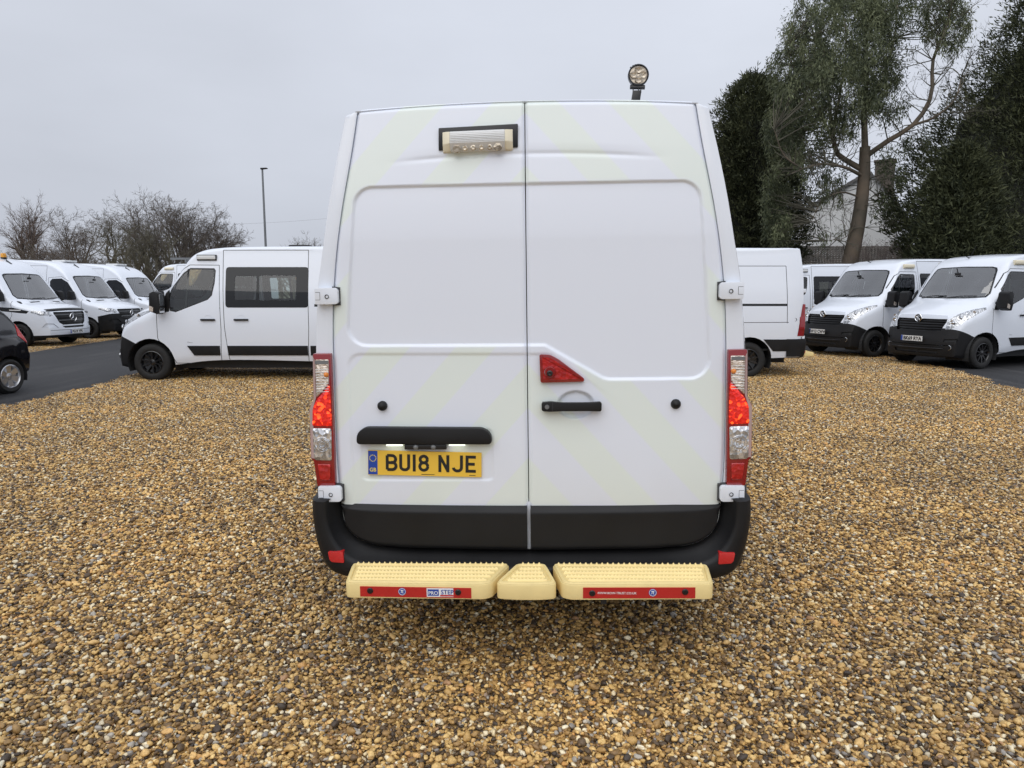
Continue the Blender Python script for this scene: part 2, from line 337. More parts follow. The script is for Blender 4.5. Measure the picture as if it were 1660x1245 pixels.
# ---- loose stones: real pebbles in small tiles, laid out by a geometry-node scatter (one object)
def ico():
    t = (1 + 5 ** .5) / 2
    v = np.array([(-1, t, 0), (1, t, 0), (-1, -t, 0), (1, -t, 0), (0, -1, t), (0, 1, t), (0, -1, -t), (0, 1, -t), (t, 0, -1), (t, 0, 1), (-t, 0, -1), (-t, 0, 1)], float)
    f = [(0, 11, 5), (0, 5, 1), (0, 1, 7), (0, 7, 10), (0, 10, 11), (1, 5, 9), (5, 11, 4), (11, 10, 2), (10, 7, 6), (7, 1, 8), (3, 9, 4), (3, 4, 2), (3, 2, 6), (3, 6, 8), (3, 8, 9), (4, 9, 5), (2, 4, 11), (6, 2, 10), (8, 6, 7), (9, 8, 1)]
    v /= np.linalg.norm(v[0]); v = list(v); mid = {}; nf = []
    def m(a, b):
        k = (min(a, b), max(a, b))
        if k not in mid: q = v[a] + v[b]; v.append(q / np.linalg.norm(q)); mid[k] = len(v) - 1
        return mid[k]
    for a, b, c in f:
        ab, bc, ca = m(a, b), m(b, c), m(c, a); nf += [(a, ab, ca), (b, bc, ab), (c, ca, bc), (ab, bc, ca)]
    return np.array(v), np.array(nf)
ICO_V, ICO_F = ico()
def stone_shapes(k):
    out = []
    for i in range(k):
        v = ICO_V.copy(); 
        for _ in range(7):      # knock flats off, as on broken flint
            d = RNG.normal(size=3); d /= np.linalg.norm(d); h = RNG.uniform(0.45, 0.85)
            s = v @ d; v = v - np.outer(np.maximum(s - h, 0), d) * 0.9
        out.append(v * (1 + RNG.normal(0, 0.05, (len(v), 1))))
    return out
SHAPES = stone_shapes(14)
def rand_rot(n, flat):
    a = RNG.uniform(0, 2 * np.pi, n); t = RNG.normal(0, flat, n); b = RNG.uniform(0, 2 * np.pi, n)
    ca, sa, ct, st, cb, sb = np.cos(a), np.sin(a), np.cos(t), np.sin(t), np.cos(b), np.sin(b)
    Z = np.zeros(n); O = np.ones(n)
    A = np.stack([ca, -sa, Z, sa, ca, Z, Z, Z, O], 1).reshape(-1, 3, 3); T = np.stack([O, Z, Z, Z, ct, -st, Z, st, ct], 1).reshape(-1, 3, 3); B = np.stack([cb, -sb, Z, sb, cb, Z, Z, Z, O], 1).reshape(-1, 3, 3)
    return A @ T @ B
def stone_tile(name, size, step, extra, disc=False):
    k = int(size / step); g = (np.arange(k) + 0.5) / k - 0.5
    X, Y = np.meshgrid(g, g); c = np.stack([X.ravel(), Y.ravel()], 1) * size + RNG.uniform(-0.5, 0.5, (k * k, 2)) * step
    c2 = RNG.uniform(-0.5, 0.5, (extra, 2)) * size; c = np.vstack([c, c2])
    rad = np.concatenate([RNG.uniform(0.0065, 0.0115, k * k), np.clip(RNG.lognormal(math.log(0.0102), 0.27, extra), 0.0055, 0.020)])
    z = np.concatenate([RNG.uniform(0.001, 0.009, k * k), RNG.uniform(0.009, 0.024, extra)])
    if disc:
        rr = np.hypot(c[:, 0], c[:, 1]) / (size / 2); keep = RNG.uniform(0, 1, len(c)) > np.clip((rr - 0.45) / 0.5, 0, 1); c, rad, z = c[keep], rad[keep], z[keep]
    n = len(c); R = rand_rot(n, 0.35)
    sc = np.stack([rad * RNG.uniform(0.95, 1.45, n), rad * RNG.uniform(0.75, 1.1, n), rad * RNG.uniform(0.45, 0.85, n)], 1)
    tone = RNG.beta(1.3, 1.25, n); odd = RNG.uniform(0, 1, n); tone = np.where(odd < 0.065, RNG.uniform(0.80, 0.92, n), tone * 0.76); tone = np.where(odd > 0.90, RNG.uniform(0.92, 1.0, n), tone)
    tone = np.where((odd > 0.835) & (odd < 0.90), RNG.uniform(0.0, 0.12, n), tone)
    which = RNG.integers(0, len(SHAPES), n); S = np.stack(SHAPES)[which]
    V = np.einsum('nij,nkj->nki', R, S * sc[:, None, :]) + np.stack([c[:, 0], c[:, 1], z], 1)[:, None, :]
    nv = ICO_V.shape[0]; Fc = (ICO_F[None] + (np.arange(n) * nv)[:, None, None]).reshape(-1, 3)
    me = bpy.data.meshes.new(name); V = V.reshape(-1, 3)
    me.vertices.add(len(V)); me.vertices.foreach_set('co', V.ravel().astype(np.float32))
    me.loops.add(Fc.size); me.loops.foreach_set('vertex_index', Fc.ravel().astype(np.int32))
    me.polygons.add(len(Fc)); me.polygons.foreach_set('loop_start', np.arange(0, Fc.size, 3, dtype=np.int32)); me.polygons.foreach_set('loop_total', np.full(len(Fc), 3, np.int32))
    me.update(); me.validate()
    at = me.attributes.new('tone', 'FLOAT', 'POINT'); at.data.foreach_set('value', np.repeat(tone, nv).astype(np.float32))
    me.materials.append(M['stones'])
    return me
TILE = 0.6
tiles_col = bpy.data.collections.new('gravel_tiles')
for i in range(3): tiles_col.objects.link(bpy.data.objects.new('a_gravel_tile', stone_tile('gravel_tile', TILE, 0.0142, 620)))
edge_col = bpy.data.collections.new('gravel_edge_tiles')
for i in range(2): edge_col.objects.link(bpy.data.objects.new('gravel_edge_tile', stone_tile('gravel_edge_tile', 0.42, 0.02, 40, True)))
def inside(x, y, poly):
    c = False; n = len(poly)
    for i in range(n):
        (x1, y1), (x2, y2) = poly[i], poly[i - 1]
        if (y1 > y) != (y2 > y) and x < (x2 - x1) * (y - y1) / (y2 - y1) + x1: c = not c
    return c
def scatter(name, pts, col, label):
    me = bpy.data.meshes.new(name); me.from_pydata(pts, [], []); me.update()
    o = bpy.data.objects.new(name, me); COL.objects.link(o)
    ng = bpy.data.node_groups.new(name, 'GeometryNodeTree')
    ng.interface.new_socket('Geometry', in_out='INPUT', socket_type='NodeSocketGeometry'); ng.interface.new_socket('Geometry', in_out='OUTPUT', socket_type='NodeSocketGeometry')
    gi = ng.nodes.new('NodeGroupInput'); go = ng.nodes.new('NodeGroupOutput'); ci = ng.nodes.new('GeometryNodeCollectionInfo'); ci.inputs[0].default_value = col; ci.inputs['Separate Children'].default_value = True; ci.inputs['Reset Children'].default_value = True
    ip = ng.nodes.new('GeometryNodeInstanceOnPoints'); ip.inputs['Pick Instance'].default_value = True
    rv = ng.nodes.new('FunctionNodeRandomValue'); rv.data_type = 'INT'; rv.inputs[4].default_value = 0; rv.inputs[5].default_value = 3; rv.inputs['Seed'].default_value = 5
    mu = ng.nodes.new('ShaderNodeMath'); mu.operation = 'MULTIPLY'; mu.inputs[1].default_value = math.pi / 2
    cx = ng.nodes.new('ShaderNodeCombineXYZ'); l = ng.links.new
    r2 = ng.nodes.new('FunctionNodeRandomValue'); r2.data_type = 'INT'; r2.inputs[4].default_value = 0; r2.inputs[5].default_value = 60; r2.inputs['Seed'].default_value = 11
    l(rv.outputs[2], mu.inputs[0]); l(mu.outputs[0], cx.inputs['Z']); l(cx.outputs[0], ip.inputs['Rotation']); l(r2.outputs[2], ip.inputs['Instance Index'])
    l(gi.outputs[0], ip.inputs['Points']); l(ci.outputs[0], ip.inputs['Instance']); l(ip.outputs[0], go.inputs[0])
    md = o.modifiers.new('scatter', 'NODES'); md.node_group = ng
    me.materials.append(M['stones'])
    tag(o, label, 'gravel', kind='stuff')
    return o
YARD = [(-7.35, -6), (8.2, -6)] + EDGE_R[1:-1] + [(-7.5, 21.5)] + EDGE_L[-2:0:-1]
pts = []
for i in range(-40, 40):
    for j in range(0, 36):
        x, y = i * TILE + 0.25, 1.0 + j * TILE
        if abs(x) > 0.80 * y + 2.2: continue
        if inside(x, y, YARD) and inside(x - 0.25, y, YARD) and inside(x + 0.25, y, YARD): pts.append((x, y, 0.0))
for j in range(26):
    for i in range(10):
        x, y = -13.45 - i * TILE - max(0, (j * TILE + 14 - 18.9)) * 0.09, 14.0 + j * TILE
        if abs(x) < 0.82 * y + 1.5: pts.append((x, y, 0.0))
scatter('gravel', pts, tiles_col, 'loose golden brown flint gravel covering the yard')
ep = []
for line in (EDGE_L, EDGE_R[:-2]):
    for (a, b) in zip(line[:-1], line[1:]):
        d = math.hypot(b[0] - a[0], b[1] - a[1])
        for k in range(int(d / 0.07)):
            t = random.random(); s = -1 if line is EDGE_L else 1
            x, y = a[0] + (b[0] - a[0]) * t, a[1] + (b[1] - a[1]) * t
            if y > 3: ep.append((x - s * abs(random.gauss(0.10, 0.22)) + s * random.uniform(0.0, 0.14), y + random.gauss(0, 0.1), 0.002))
scatter('gravel_edge', ep, edge_col, 'scattered gravel spilling over the tarmac edge')
# ================================================================== VEHICLES: lofted bodies, carved into panels
def smooth_curve(pts, n, closed=False):
    """Catmull-Rom through the points, resampled at even arc length"""
    P = np.array(pts, float); Q = np.vstack([2 * P[0] - P[1], P, 2 * P[-1] - P[-2]]); out = []
    for i in range(1, len(Q) - 2):
        d = np.linalg.norm(Q[i + 1] - Q[i]); k = max(4, int(d / 0.01))
        p0, p1, p2, p3 = Q[i - 1:i + 3]
        # centripetal-ish tangents keep the curve from overshooting
        l0, l1, l2 = [max(1e-6, np.linalg.norm(x)) for x in (p1 - p0, p2 - p1, p3 - p2)]
        m1 = (p2 - p1) / l1 * l0 / (l0 + l1) * l1 + (p1 - p0) / l0 * l1 / (l0 + l1) * l1
        m2 = (p2 - p1) / l1 * l2 / (l1 + l2) * l1 + (p3 - p2) / l2 * l1 / (l1 + l2) * l1
        for t in np.arange(k) / k:
            out.append((2 * t ** 3 - 3 * t ** 2 + 1) * p1 + (t ** 3 - 2 * t ** 2 + t) * m1 + (-2 * t ** 3 + 3 * t ** 2) * p2 + (t ** 3 - t ** 2) * m2)
    out.append(Q[-2]); out = np.array(out)
    if n is None: return out
    a = np.concatenate([[0], np.cumsum(np.linalg.norm(np.diff(out, axis=0), axis=1))])
    s = np.linspace(0, a[-1], n)
    return np.stack([np.interp(s, a, out[:, k]) for k in range(out.shape[1])], 1)
def table(pts, lo, hi, n=400):
    c = smooth_curve(pts, None); x = np.linspace(lo, hi, n); o = np.argsort(c[:, 0]); return x, np.interp(x, c[o, 0], c[o, 1])
def look(tb, x): return np.interp(x, tb[0], tb[1])
class Loft:
    """A vehicle shell. Local frame: x to the right, y forward, z up; rear face at y = 0, nose at y = L (s = L - y)."""
    def __init__(s, L, top, width, plan, bow, rx, rz, bottom, rear=None, crown=0.03, n=92, nside=26, rear_lean=None):
        s.L = L
        c = smooth_curve([(a, b) for a, b in top], n); S, Zt = c[:, 0], c[:, 1]
        W = table(width, 0.1, 3.0); PL = table(plan, -0.2, L + 0.2); BO = table(bow, -0.2, L + 0.2); RX = table(rx, -0.2, L + 0.2); RZ = table(rz, -0.2, L + 0.2); ZB = table(bottom, -0.2, L + 0.2)
        nb, nc, nt = 5, 8, 14
        rings = []
        for si, zt in zip(S, Zt):
            zb = min(look(ZB, si), zt - 0.12); pl = look(PL, si); rz_ = min(look(RZ, si), (zt - zb) * 0.45); zs = zt - rz_
            def wid(z): 
                w = look(W, z) * pl
                if rear is not None: w = w - rear(s.L - si, z)
                return w
            ws = wid(zs); rx_ = min(look(RX, si), ws * 0.6); h = []
            wb = wid(zb)
            for k in range(nb): h.append((wb * k / nb * 0.98, zb))
            for k in range(nside):
                t = k / nside; z = zb + (zs - zb) * t; x = wid(z)
                if t < 0.06: x -= 0.02 * (1 - t / 0.06)
                h.append((x, z))
            zc = zt - crown * ((ws - rx_) / max(ws, 1e-3)) ** 2 
            for k in range(nc):
                a = math.pi / 2 * k / nc; h.append((ws - rx_ + rx_ * math.cos(a) ** 0.8, zs + (zc - zs) * math.sin(a) ** 0.8))
            xr = ws - rx_
            for k in range(nt + 1):
                x = xr * (1 - k / nt); h.append((x, zt - crown * (x / max(ws, 1e-3)) ** 2))
            full = h + [(-x, z) for x, z in h[-2:0:-1]]
            b = look(BO, si)
            lean = (lambda z: rear_lean(z) * max(0.0, 1 - (s.L - si) / 0.7)) if rear_lean else (lambda z: 0.0)
            rings.append([(x, s.L - (si + b * x * x) + lean(z), z) for x, z in full])
        s.nh = nb + nside + nc + nt + 1; m = len(rings[0])
        # nose cap: rings closing to a line at mid height, gently bulging
        cap = []; R0 = np.array(rings[0]); zm = 0.5 * (R0[:, 2].max() + R0[:, 2].min())
        for t in (0.12, 0.3, 0.5, 0.72, 0.97):
            q = R0.copy(); q[:, 2] = zm + (q[:, 2] - zm) * (1 - t); q[:, 0] *= (1 - 0.04 * t); q[:, 1] += 0.035 * math.sin(t * math.pi / 2); cap.append(q.tolist())
        s.rings = cap[::-1] + rings; s.m = m
    def arr(s):
        if not hasattr(s, '_a'): s._a = np.array([p for r in s.rings for p in r])
        return s._a
    def verts_faces(s, rear_cap=True):
        V = [p for r in s.rings for p in r]; F = []; m = s.m; n = len(s.rings)
        for i in range(n - 1):
            for j in range(m):
                k = (j + 1) % m; F.append((i * m + j, (i + 1) * m + j, (i + 1) * m + k, i * m + k))
        if rear_cap:
            base = (n - 1) * m; R = np.array(s.rings[-1]); zm = 0.5 * (R[:, 2].max() + R[:, 2].min())
            prev = base
            for t in (0.08, 0.35, 0.7, 0.985):
                q = R.copy(); q[:, 2] = zm + (q[:, 2] - zm) * (1 - t) ; q[:, 1] -= 0.03 * math.sin(min(1, t * 3) * math.pi / 2); q[:, 0] *= (1 - 0.03 * t)
                b = len(V); V += q.tolist()
                for j in range(m):
                    k = (j + 1) % m; F.append((prev + j, b + j, b + k, prev + k))
                prev = b
        return V, F
    def bm(s, **k):
        V, F = s.verts_faces(**k); bm = bmesh.new(); vs = [bm.verts.new(p) for p in V]
        for f in F:
            try: bm.faces.new([vs[i] for i in f])
            except ValueError: pass
        bmesh.ops.remove_doubles(bm, verts=bm.verts[:], dist=1e-5); bmesh.ops.recalc_face_normals(bm, faces=bm.faces[:]); bm.normal_update()
        return bm
def carve(bm, poly, axis, flt):
    """cut a convex outline through the shell along an axis and return the faces inside it"""
    n = len(poly); ar = sum(poly[i - 1][0] * poly[i][1] - poly[i][0] * poly[i - 1][1] for i in range(n))
    u0, u1 = min(p[0] for p in poly), max(p[0] for p in poly); w0, w1 = min(p[1] for p in poly), max(p[1] for p in poly)
    ui = 1 if axis == 'x' else 0
    faces = []
    for f in bm.faces:
        c0 = f.verts[0].co
        if c0[ui] < u0 - 0.4 or c0[ui] > u1 + 0.4 or c0[2] < w0 - 0.4 or c0[2] > w1 + 0.4: continue
        if not flt(f): continue
        a = [v.co[ui] for v in f.verts]; b = [v.co[2] for v in f.verts]
        if max(a) < u0 or min(a) > u1 or max(b) < w0 or min(b) > w1: continue
        faces.append(f)
    for i in range(n):
        p, q = poly[i - 1], poly[i]; d = (q[0] - p[0], q[1] - p[1]); nn = (d[1], -d[0]) if ar > 0 else (-d[1], d[0])
        ln = math.hypot(*nn)
        if ln < 1e-7: continue
        co = Vector((0, p[0], p[1])) if axis == 'x' else Vector((p[0], 0, p[1]))
        no = Vector((0, nn[0] / ln, nn[1] / ln)) if axis == 'x' else Vector((nn[0] / ln, 0, nn[1] / ln))
        if not faces: return []
        g = set(faces)
        for f in faces: g.update(f.edges); g.update(f.verts)
        r = bmesh.ops.bisect_plane(bm, geom=list(g), dist=1e-6, plane_co=co, plane_no=no)
        cand = {f for f in r['geom'] if isinstance(f, bmesh.types.BMFace)}
        faces = [f for f in cand if f.is_valid and (f.calc_center_median() - co).dot(no) < 0]
    return faces
def take(bm, faces, shift=0.0, thick=0.0):
    """lift carved faces out of the shell; returns (verts, faces) of the new piece"""
    bm.normal_update(); idx = {}; V = []; F = []
    for f in faces:
        q = []
        for v in f.verts:
            if v not in idx: idx[v] = len(V); V.append(v.co + v.normal * shift)
            q.append(idx[v])
        F.append(tuple(q))
    if thick:
        n = len(V); nv = [k.normal.copy() for k in idx]; V += [p - nn * thick for p, nn in zip(V, nv)]
        cnt = {}
        for q in F:
            for a, b in zip(q, q[1:] + q[:1]): cnt[(a, b)] = 1
        rim = [(a, b) for (a, b) in cnt if (b, a) not in cnt]
        F += [(b, a, a + n, b + n) for a, b in rim]
    bmesh.ops.delete(bm, geom=[f for f in faces if f.is_valid], context='FACES')
    return V, F
def piece(name, vf, mat, parent, sharp=40):
    if not vf[0]: return None
    return add(name, mesh_of(name, vf[0], vf[1], name != 'windscreen', sharp), mat, parent)
def side_flt(sgn, lim=0.45): return lambda f: f.calc_center_median().x * sgn > lim
def front_flt(y): return lambda f: f.normal.y > 0.05 and f.calc_center_median().y > y
def seam_quads(pts, w):
    for a, b in zip(pts[:-1], pts[1:]):
        dx, dz = b[0] - a[0], b[1] - a[1]; l = math.hypot(dx, dz); nx, nz = -dz / l * w / 2, dx / l * w / 2
        yield [(a[0] + nx, a[1] + nz), (b[0] + nx, b[1] + nz), (b[0] - nx, b[1] - nz), (a[0] - nx, a[1] - nz)]
def ring_poly(cx, cz, r, n=28): return [(cx + r * math.cos(2 * math.pi * i / n), cz + r * math.sin(2 * math.pi * i / n)) for i in range(n)]

# ---- wheels (shared meshes)
def wheel_meshes(r, w, rim_r, spokes, twin=True):
    t = MB().lathe([(rim_r - 0.012, -w / 2 + 0.02), (rim_r + 0.006, -w / 2 + 0.004), (rim_r + 0.05, -w / 2 - 0.004), (r - 0.035, -w / 2 + 0.004), (r - 0.010, -w / 2 + 0.022), (r, -w / 2 + 0.05),
                    (r, -0.055), (r - 0.008, -0.05), (r - 0.008, -0.042), (r, -0.037), (r, -0.006), (r - 0.008, -0.003), (r - 0.008, 0.003), (r, 0.006), (r, 0.037), (r - 0.008, 0.042), (r - 0.008, 0.05), (r, 0.055),
                    (r, w / 2 - 0.05), (r - 0.010, w / 2 - 0.022), (r - 0.035, w / 2 - 0.004), (rim_r + 0.05, w / 2 + 0.004), (rim_r + 0.006, w / 2 - 0.004), (rim_r - 0.012, w / 2 - 0.02)], 'x', 44).mesh('tyre', smooth=True, sharp=45)
    m = MB().lathe([(rim_r + 0.003, w / 2 - 0.012), (rim_r - 0.012, w / 2 - 0.004), (rim_r - 0.022, w / 2 - 0.02), (rim_r - 0.03, w / 2 - 0.07), (0.07, w / 2 - 0.085), (0.0, w / 2 - 0.085)], 'x', 40)
    m.lathe([(rim_r - 0.02, -w / 2 + 0.01), (rim_r - 0.03, w / 2 - 0.07)], 'x', 40)
    m.lathe([(0.0, w / 2 - 0.02), (0.03, w / 2 - 0.022), (0.055, w / 2 - 0.03), (0.06, w / 2 - 0.07)], 'x', 24)
    for i in range(spokes):
        a = 2 * math.pi * i / spokes; c, s_ = math.cos(a), math.sin(a)
        def P(rr, tt, xx): return (xx, rr * c - tt * s_, rr * s_ + tt * c)
        h0, h1, x0 = (0.018, 0.011, w / 2 - 0.03) if twin else (0.032, 0.052, w / 2 - 0.035)
        v = [P(0.045, -h0, x0), P(0.045, h0, x0), P(rim_r - 0.016, h1, x0 + 0.012), P(rim_r - 0.016, -h1, x0 + 0.012), P(0.045, -h0 * 1.3, x0 - 0.04), P(0.045, h0 * 1.3, x0 - 0.04), P(rim_r - 0.02, h1 * 1.5, x0 - 0.035), P(rim_r - 0.02, -h1 * 1.5, x0 - 0.035)]
        m.raw(v, [(0, 1, 2, 3), (0, 4, 5, 1), (1, 5, 6, 2), (2, 6, 7, 3), (3, 7, 4, 0)])
    for i in range(5):
        a = 2 * math.pi * i / 5; m.cyl((w / 2 - 0.03, 0.04 * math.cos(a), 0.04 * math.sin(a)), (w / 2 - 0.018, 0.04 * math.cos(a), 0.04 * math.sin(a)), 0.008, 0.006, 6)
    return t, m.mesh('rim', smooth=True, sharp=35)
VAN_TYRE, VAN_RIM = wheel_meshes(0.345, 0.225, 0.215, 10)
CAR_TYRE, CAR_RIM = wheel_meshes(0.285, 0.175, 0.195, 6, False)
def wheel(parent, x, y, r, tyre, rim, rimmat, steer=0.0):
    w = add('wheel', rim, rimmat, parent, (x, y, r), (random.uniform(0, 6), 0, (0 if x > 0 else math.pi) + steer))
    add('tyre', tyre, 'tyre', w)
    return w
def seat_mesh(w=0.46):
    m = MB().box(-w / 2, w / 2, 0, 0.46, 0.30, 0.44)
    b = [(-0.02, 0.42), (0.10, 0.42), (-0.04, 1.02), (-0.14, 1.0)]
    m.prism(b, -w / 2, w / 2, 'x'); m.prism([(-0.07, 1.05), (-0.03, 1.05), (-0.06, 1.24), (-0.14, 1.23), (-0.13, 1.06)], -w / 4, w / 4, 'x'); m.cyl((0, -0.07, 0.95), (0, -0.08, 1.1), 0.04, n=8)
    m.box(-w / 2 + 0.05, w / 2 - 0.05, 0.05, 0.4, 0.0, 0.3)
    return m.mesh('seat', 0.03, 2)
SEAT = seat_mesh()
def cab_interior(root, L, s_dash, z_floor=0.55, seat_rows=(), right_hand=True):
    """dashboard, steering wheel, seats: what the glass lets you see"""
    y = L - s_dash
    MB().prism([(y + 0.25, 0.8), (y + 0.30, 1.22), (y + 0.05, 1.36), (y - 0.22, 1.30), (y - 0.28, 1.05), (y - 0.15, 0.7)], -0.86, 0.86, 'x').build('dashboard', 'dark', root, bevel=0.04)
    sx = 0.42 if right_hand else -0.42
    m = MB(); c = Vector((sx, y - 0.38, 1.32)); u = Vector((1, 0, 0)); v = Vector((0, -0.5, 0.87)).normalized(); nn = 22
    ring = [c + (u * math.cos(2 * math.pi * i / nn) + v * math.sin(2 * math.pi * i / nn)) * 0.19 for i in range(nn + 1)]
    m.tube(ring, 0.016, 6); m.cyl(c + v.cross(u) * 0.03, Vector((sx, y - 0.2, 1.18)), 0.03, n=8); m.tube([ring[0], c, ring[nn // 2]], 0.015, 6)
    m.build('steering_wheel', 'black_smooth', root, smooth=True)
    MB().box(-0.9, 0.9, 0.5, y - 0.1, z_floor - 0.03, z_floor).build('floor', 'dark', root)
    for x in (sx, -sx, -sx * 0.05):
        add('seat', SEAT, 'seat', root, (x, y - 1.15, z_floor + 0.15))
    for yy in seat_rows:
        for x in (-0.66, -0.1, 0.5): add('seat', SEAT, 'seat', root, (x, yy, z_floor + 0.12))
    MB().box(-0.07, 0.07, y - 0.28, y - 0.26, 2.0, 2.06).cyl((0, y - 0.27, 2.06), (0, y - 0.22, 2.16), 0.012, n=6).build('rear_view_mirror', 'black_smooth', root, bevel=0.01)

# ------------------------------------------------------------------ the larger panel van family
MOV_W = [(0.2, 0.985), (0.4, 1.015), (0.7, 1.035), (1.1, 1.035), (1.4, 1.015), (1.65, 0.985), (1.9, 0.935), (2.1, 0.893), (2.35, 0.835), (2.6, 0.77)]
REAR_W = np.array([(0.2, 0.95), (0.5, 0.95), (0.73, 0.955), (1.2, 0.95), (1.446, 0.945), (1.707, 0.925), (1.88, 0.896), (2.09, 0.862), (2.364, 0.806), (2.46, 0.786), (2.6, 0.75)])
def mov_rear(y, z):
    """how far the sides draw in towards the rear corners"""
    if y > 0.45: return 0.0
    full = max(0.0, np.interp(z, [a for a, _ in MOV_W], [b for _, b in MOV_W]) - np.interp(z, REAR_W[:, 0], REAR_W[:, 1]))
    t = 1 - y / 0.45
    return full * t ** 3
def rear_lean(z): return 0.06 * min(1.0, max(0.0, (z - 1.9) / 0.58)) ** 1.4
def movano_loft(L, rear=True):
    top = [(0.0, 0.74), (0.02, 0.86), (0.055, 0.98), (0.115, 1.09), (0.23, 1.19), (0.5, 1.335), (0.80, 1.475), (0.90, 1.56), (1.10, 1.82), (1.30, 2.07), (1.46, 2.245), (1.60, 2.35), (1.80, 2.425), (2.1, 2.468), (2.6, 2.49), (3.2, 2.498), (L - 0.5, 2.498), (L - 0.12, 2.496), (L - 0.03, 2.488)]
    plan = [(-0.1, 0.80), (0.0, 0.815), (0.1, 0.865), (0.3, 0.93), (0.55, 0.975), (0.85, 0.998), (1.2, 1.0), (L, 1.0), (L + .2, 1.0)]
    bow = [(-0.1, 0.30), (0.0, 0.30), (0.3, 0.29), (0.8, 0.27), (1.3, 0.20), (1.6, 0.10), (2.0, 0.02), (2.4, 0.0), (L, 0.0), (L + .2, 0)]
    rx = [(-0.1, 0.3), (0, 0.32), (0.3, 0.38), (0.7, 0.40), (0.95, 0.24), (1.4, 0.20), (1.8, 0.20), (2.4, 0.14), (L - 0.6, 0.12), (L, 0.06), (L + .2, .06)]
    rz = [(-0.1, 0.14), (0, 0.14), (0.3, 0.22), (0.7, 0.22), (0.95, 0.15), (1.4, 0.14), (2.0, 0.11), (L - 0.6, 0.09), (L, 0.05), (L + .2, .05)]
    bot = [(-0.1, 0.28), (0, 0.27), (0.2, 0.235), (0.5, 0.26), (1.3, 0.33), (1.6, 0.36), (L - 1, 0.37), (L, 0.40), (L + .2, .40)]
    return Loft(L, top, MOV_W, plan, bow, rx, rz, bot, rear=mov_rear, rear_lean=rear_lean)
def movano(L, wb, side, front='full', rear_cap=True, rail=True, plate=None, windows=True, deflector=False, side_step=False, rows=True):
    """side: 'glazed' (minibus) or 'panel'. Returns the root Empty with all parts."""
    root = empty('van'); lf = movano_loft(L); bm = lf.bm(rear_cap=rear_cap); FW = 0.84; RW = FW + wb
    Y = lambda s: L - s
    sp = lambda pts: [(Y(a), b) for a, b in pts]
    # wheel arches
    for s_ in (FW, RW):
        for sg in (1, -1):
            fs = carve(bm, ring_poly(Y(s_), 0.345, 0.445), 'x', side_flt(sg, 0.5)); take(bm, fs)
            m = MB(); n = 20; a = [math.pi * (-0.12 + 1.24 * i / n) for i in range(n + 1)]
            v = []; f = []
            for i, t in enumerate(a):
                for r_, xx in ((0.448, 0.985), (0.44, 0.6), (0.44, 0.45)): v.append((sg * xx, Y(s_) + r_ * math.cos(t), 0.345 + r_ * math.sin(t)))
            for i in range(n):
                for k in range(2): f.append((i * 3 + k, i * 3 + k + 1, i * 3 + k + 4, i * 3 + k + 3))
            v += [(sg * 0.45, Y(s_), 0.345)]; f += [(i * 3 + 2, (i + 1) * 3 + 2, len(v) - 1) for i in range(n)]
            m.raw(v, f); m.build('wheel_well', 'dark', root)
            wheel(root, sg * 0.875, Y(s_), 0.345, VAN_TYRE, VAN_RIM, 'rim_black', 0)
    # windscreen: black surround, then the clear pane inside it
    if windows:
        ws = [(-0.80, 1.52), (-0.45, 1.495), (0, 1.49), (0.45, 1.495), (0.80, 1.52), (0.835, 1.60), (0.80, 1.80), (0.735, 2.10), (0.70, 2.16), (0.60, 2.185), (0, 2.20), (-0.60, 2.185), (-0.70, 2.16), (-0.735, 2.10), (-0.80, 1.80), (-0.835, 1.60)]
        fl = lambda f: f.normal.y > 0.2 and f.normal.z > 0.05 and f.calc_center_median().y > L - 1.9
        cut = carve(bm, ws, 'y', fl); V, F = take(bm, cut)
        bs = bmesh.new(); vs = [bs.verts.new(p) for p in V]
        for q in F: bs.faces.new([vs[i] for i in q])
        inner = [(x * 0.955, 1.86 + (z - 1.86) * 0.93) for x, z in ws]
        cl = carve(bs, inner, 'y', lambda f: True); g = take(bs, cl, 0.0)
        piece('windscreen', g, 'wglass', root); rest = take(bs, list(bs.faces)); piece('windscreen_surround', rest, 'dglass', root); bs.free()
    # grille, emblem, lamps, bumper
    gr = [(-0.53, 0.80), (0.53, 0.80), (0.60, 1.0), (0.585, 1.055), (-0.585, 1.055), (-0.60, 1.0)]
    cut = carve(bm, gr, 'y', front_flt(L - 0.6)); g = take(bm, cut, -0.035); piece('grille', g, 'black_smooth', root)
    def nose_y(x, z):
        """the shell's forward surface at (x, z)"""
        A = lf.arr(); d = (np.abs(A[:, 0]) - abs(x)) ** 2 + (A[:, 2] - z) ** 2 + (A[:, 1] < L - 1.0) * 9
        return float(A[int(np.argmin(d)), 1])
    for i, z in enumerate((0.835, 0.89, 0.945, 1.0)):
        m = MB(); hw = 0.53 + 0.05 * i / 3; pts = []
        for k in range(13):
            x = -hw + 2 * hw * k / 12; pts.append((x, nose_y(x, z) - 0.02, z))
        for a, b in zip(pts[:-1], pts[1:]):
            m.raw([(a[0], a[1], a[2] - 0.014), (b[0], b[1], b[2] - 0.014), (b[0], b[1] + 0.018, b[2]), (a[0], a[1] + 0.018, a[2]), (a[0], a[1] - 0.01, a[2] + 0.014), (b[0], b[1] - 0.01, b[2] + 0.014)], [(0, 1, 2, 3), (3, 2, 5, 4)])
        m.build('grille_bar', 'black_plastic', root)
    cb = [(-0.60, 1.057), (0.60, 1.057), (0.56, 1.125), (0.2, 1.14), (-0.2, 1.14), (-0.56, 1.125)]
    cut = carve(bm, cb, 'y', front_flt(L - 0.6)); g = take(bm, cut, 0.012, 0.02); piece('chrome_bar', g, 'chrome', root)
    ey = nose_y(0, 1.08) + 0.02
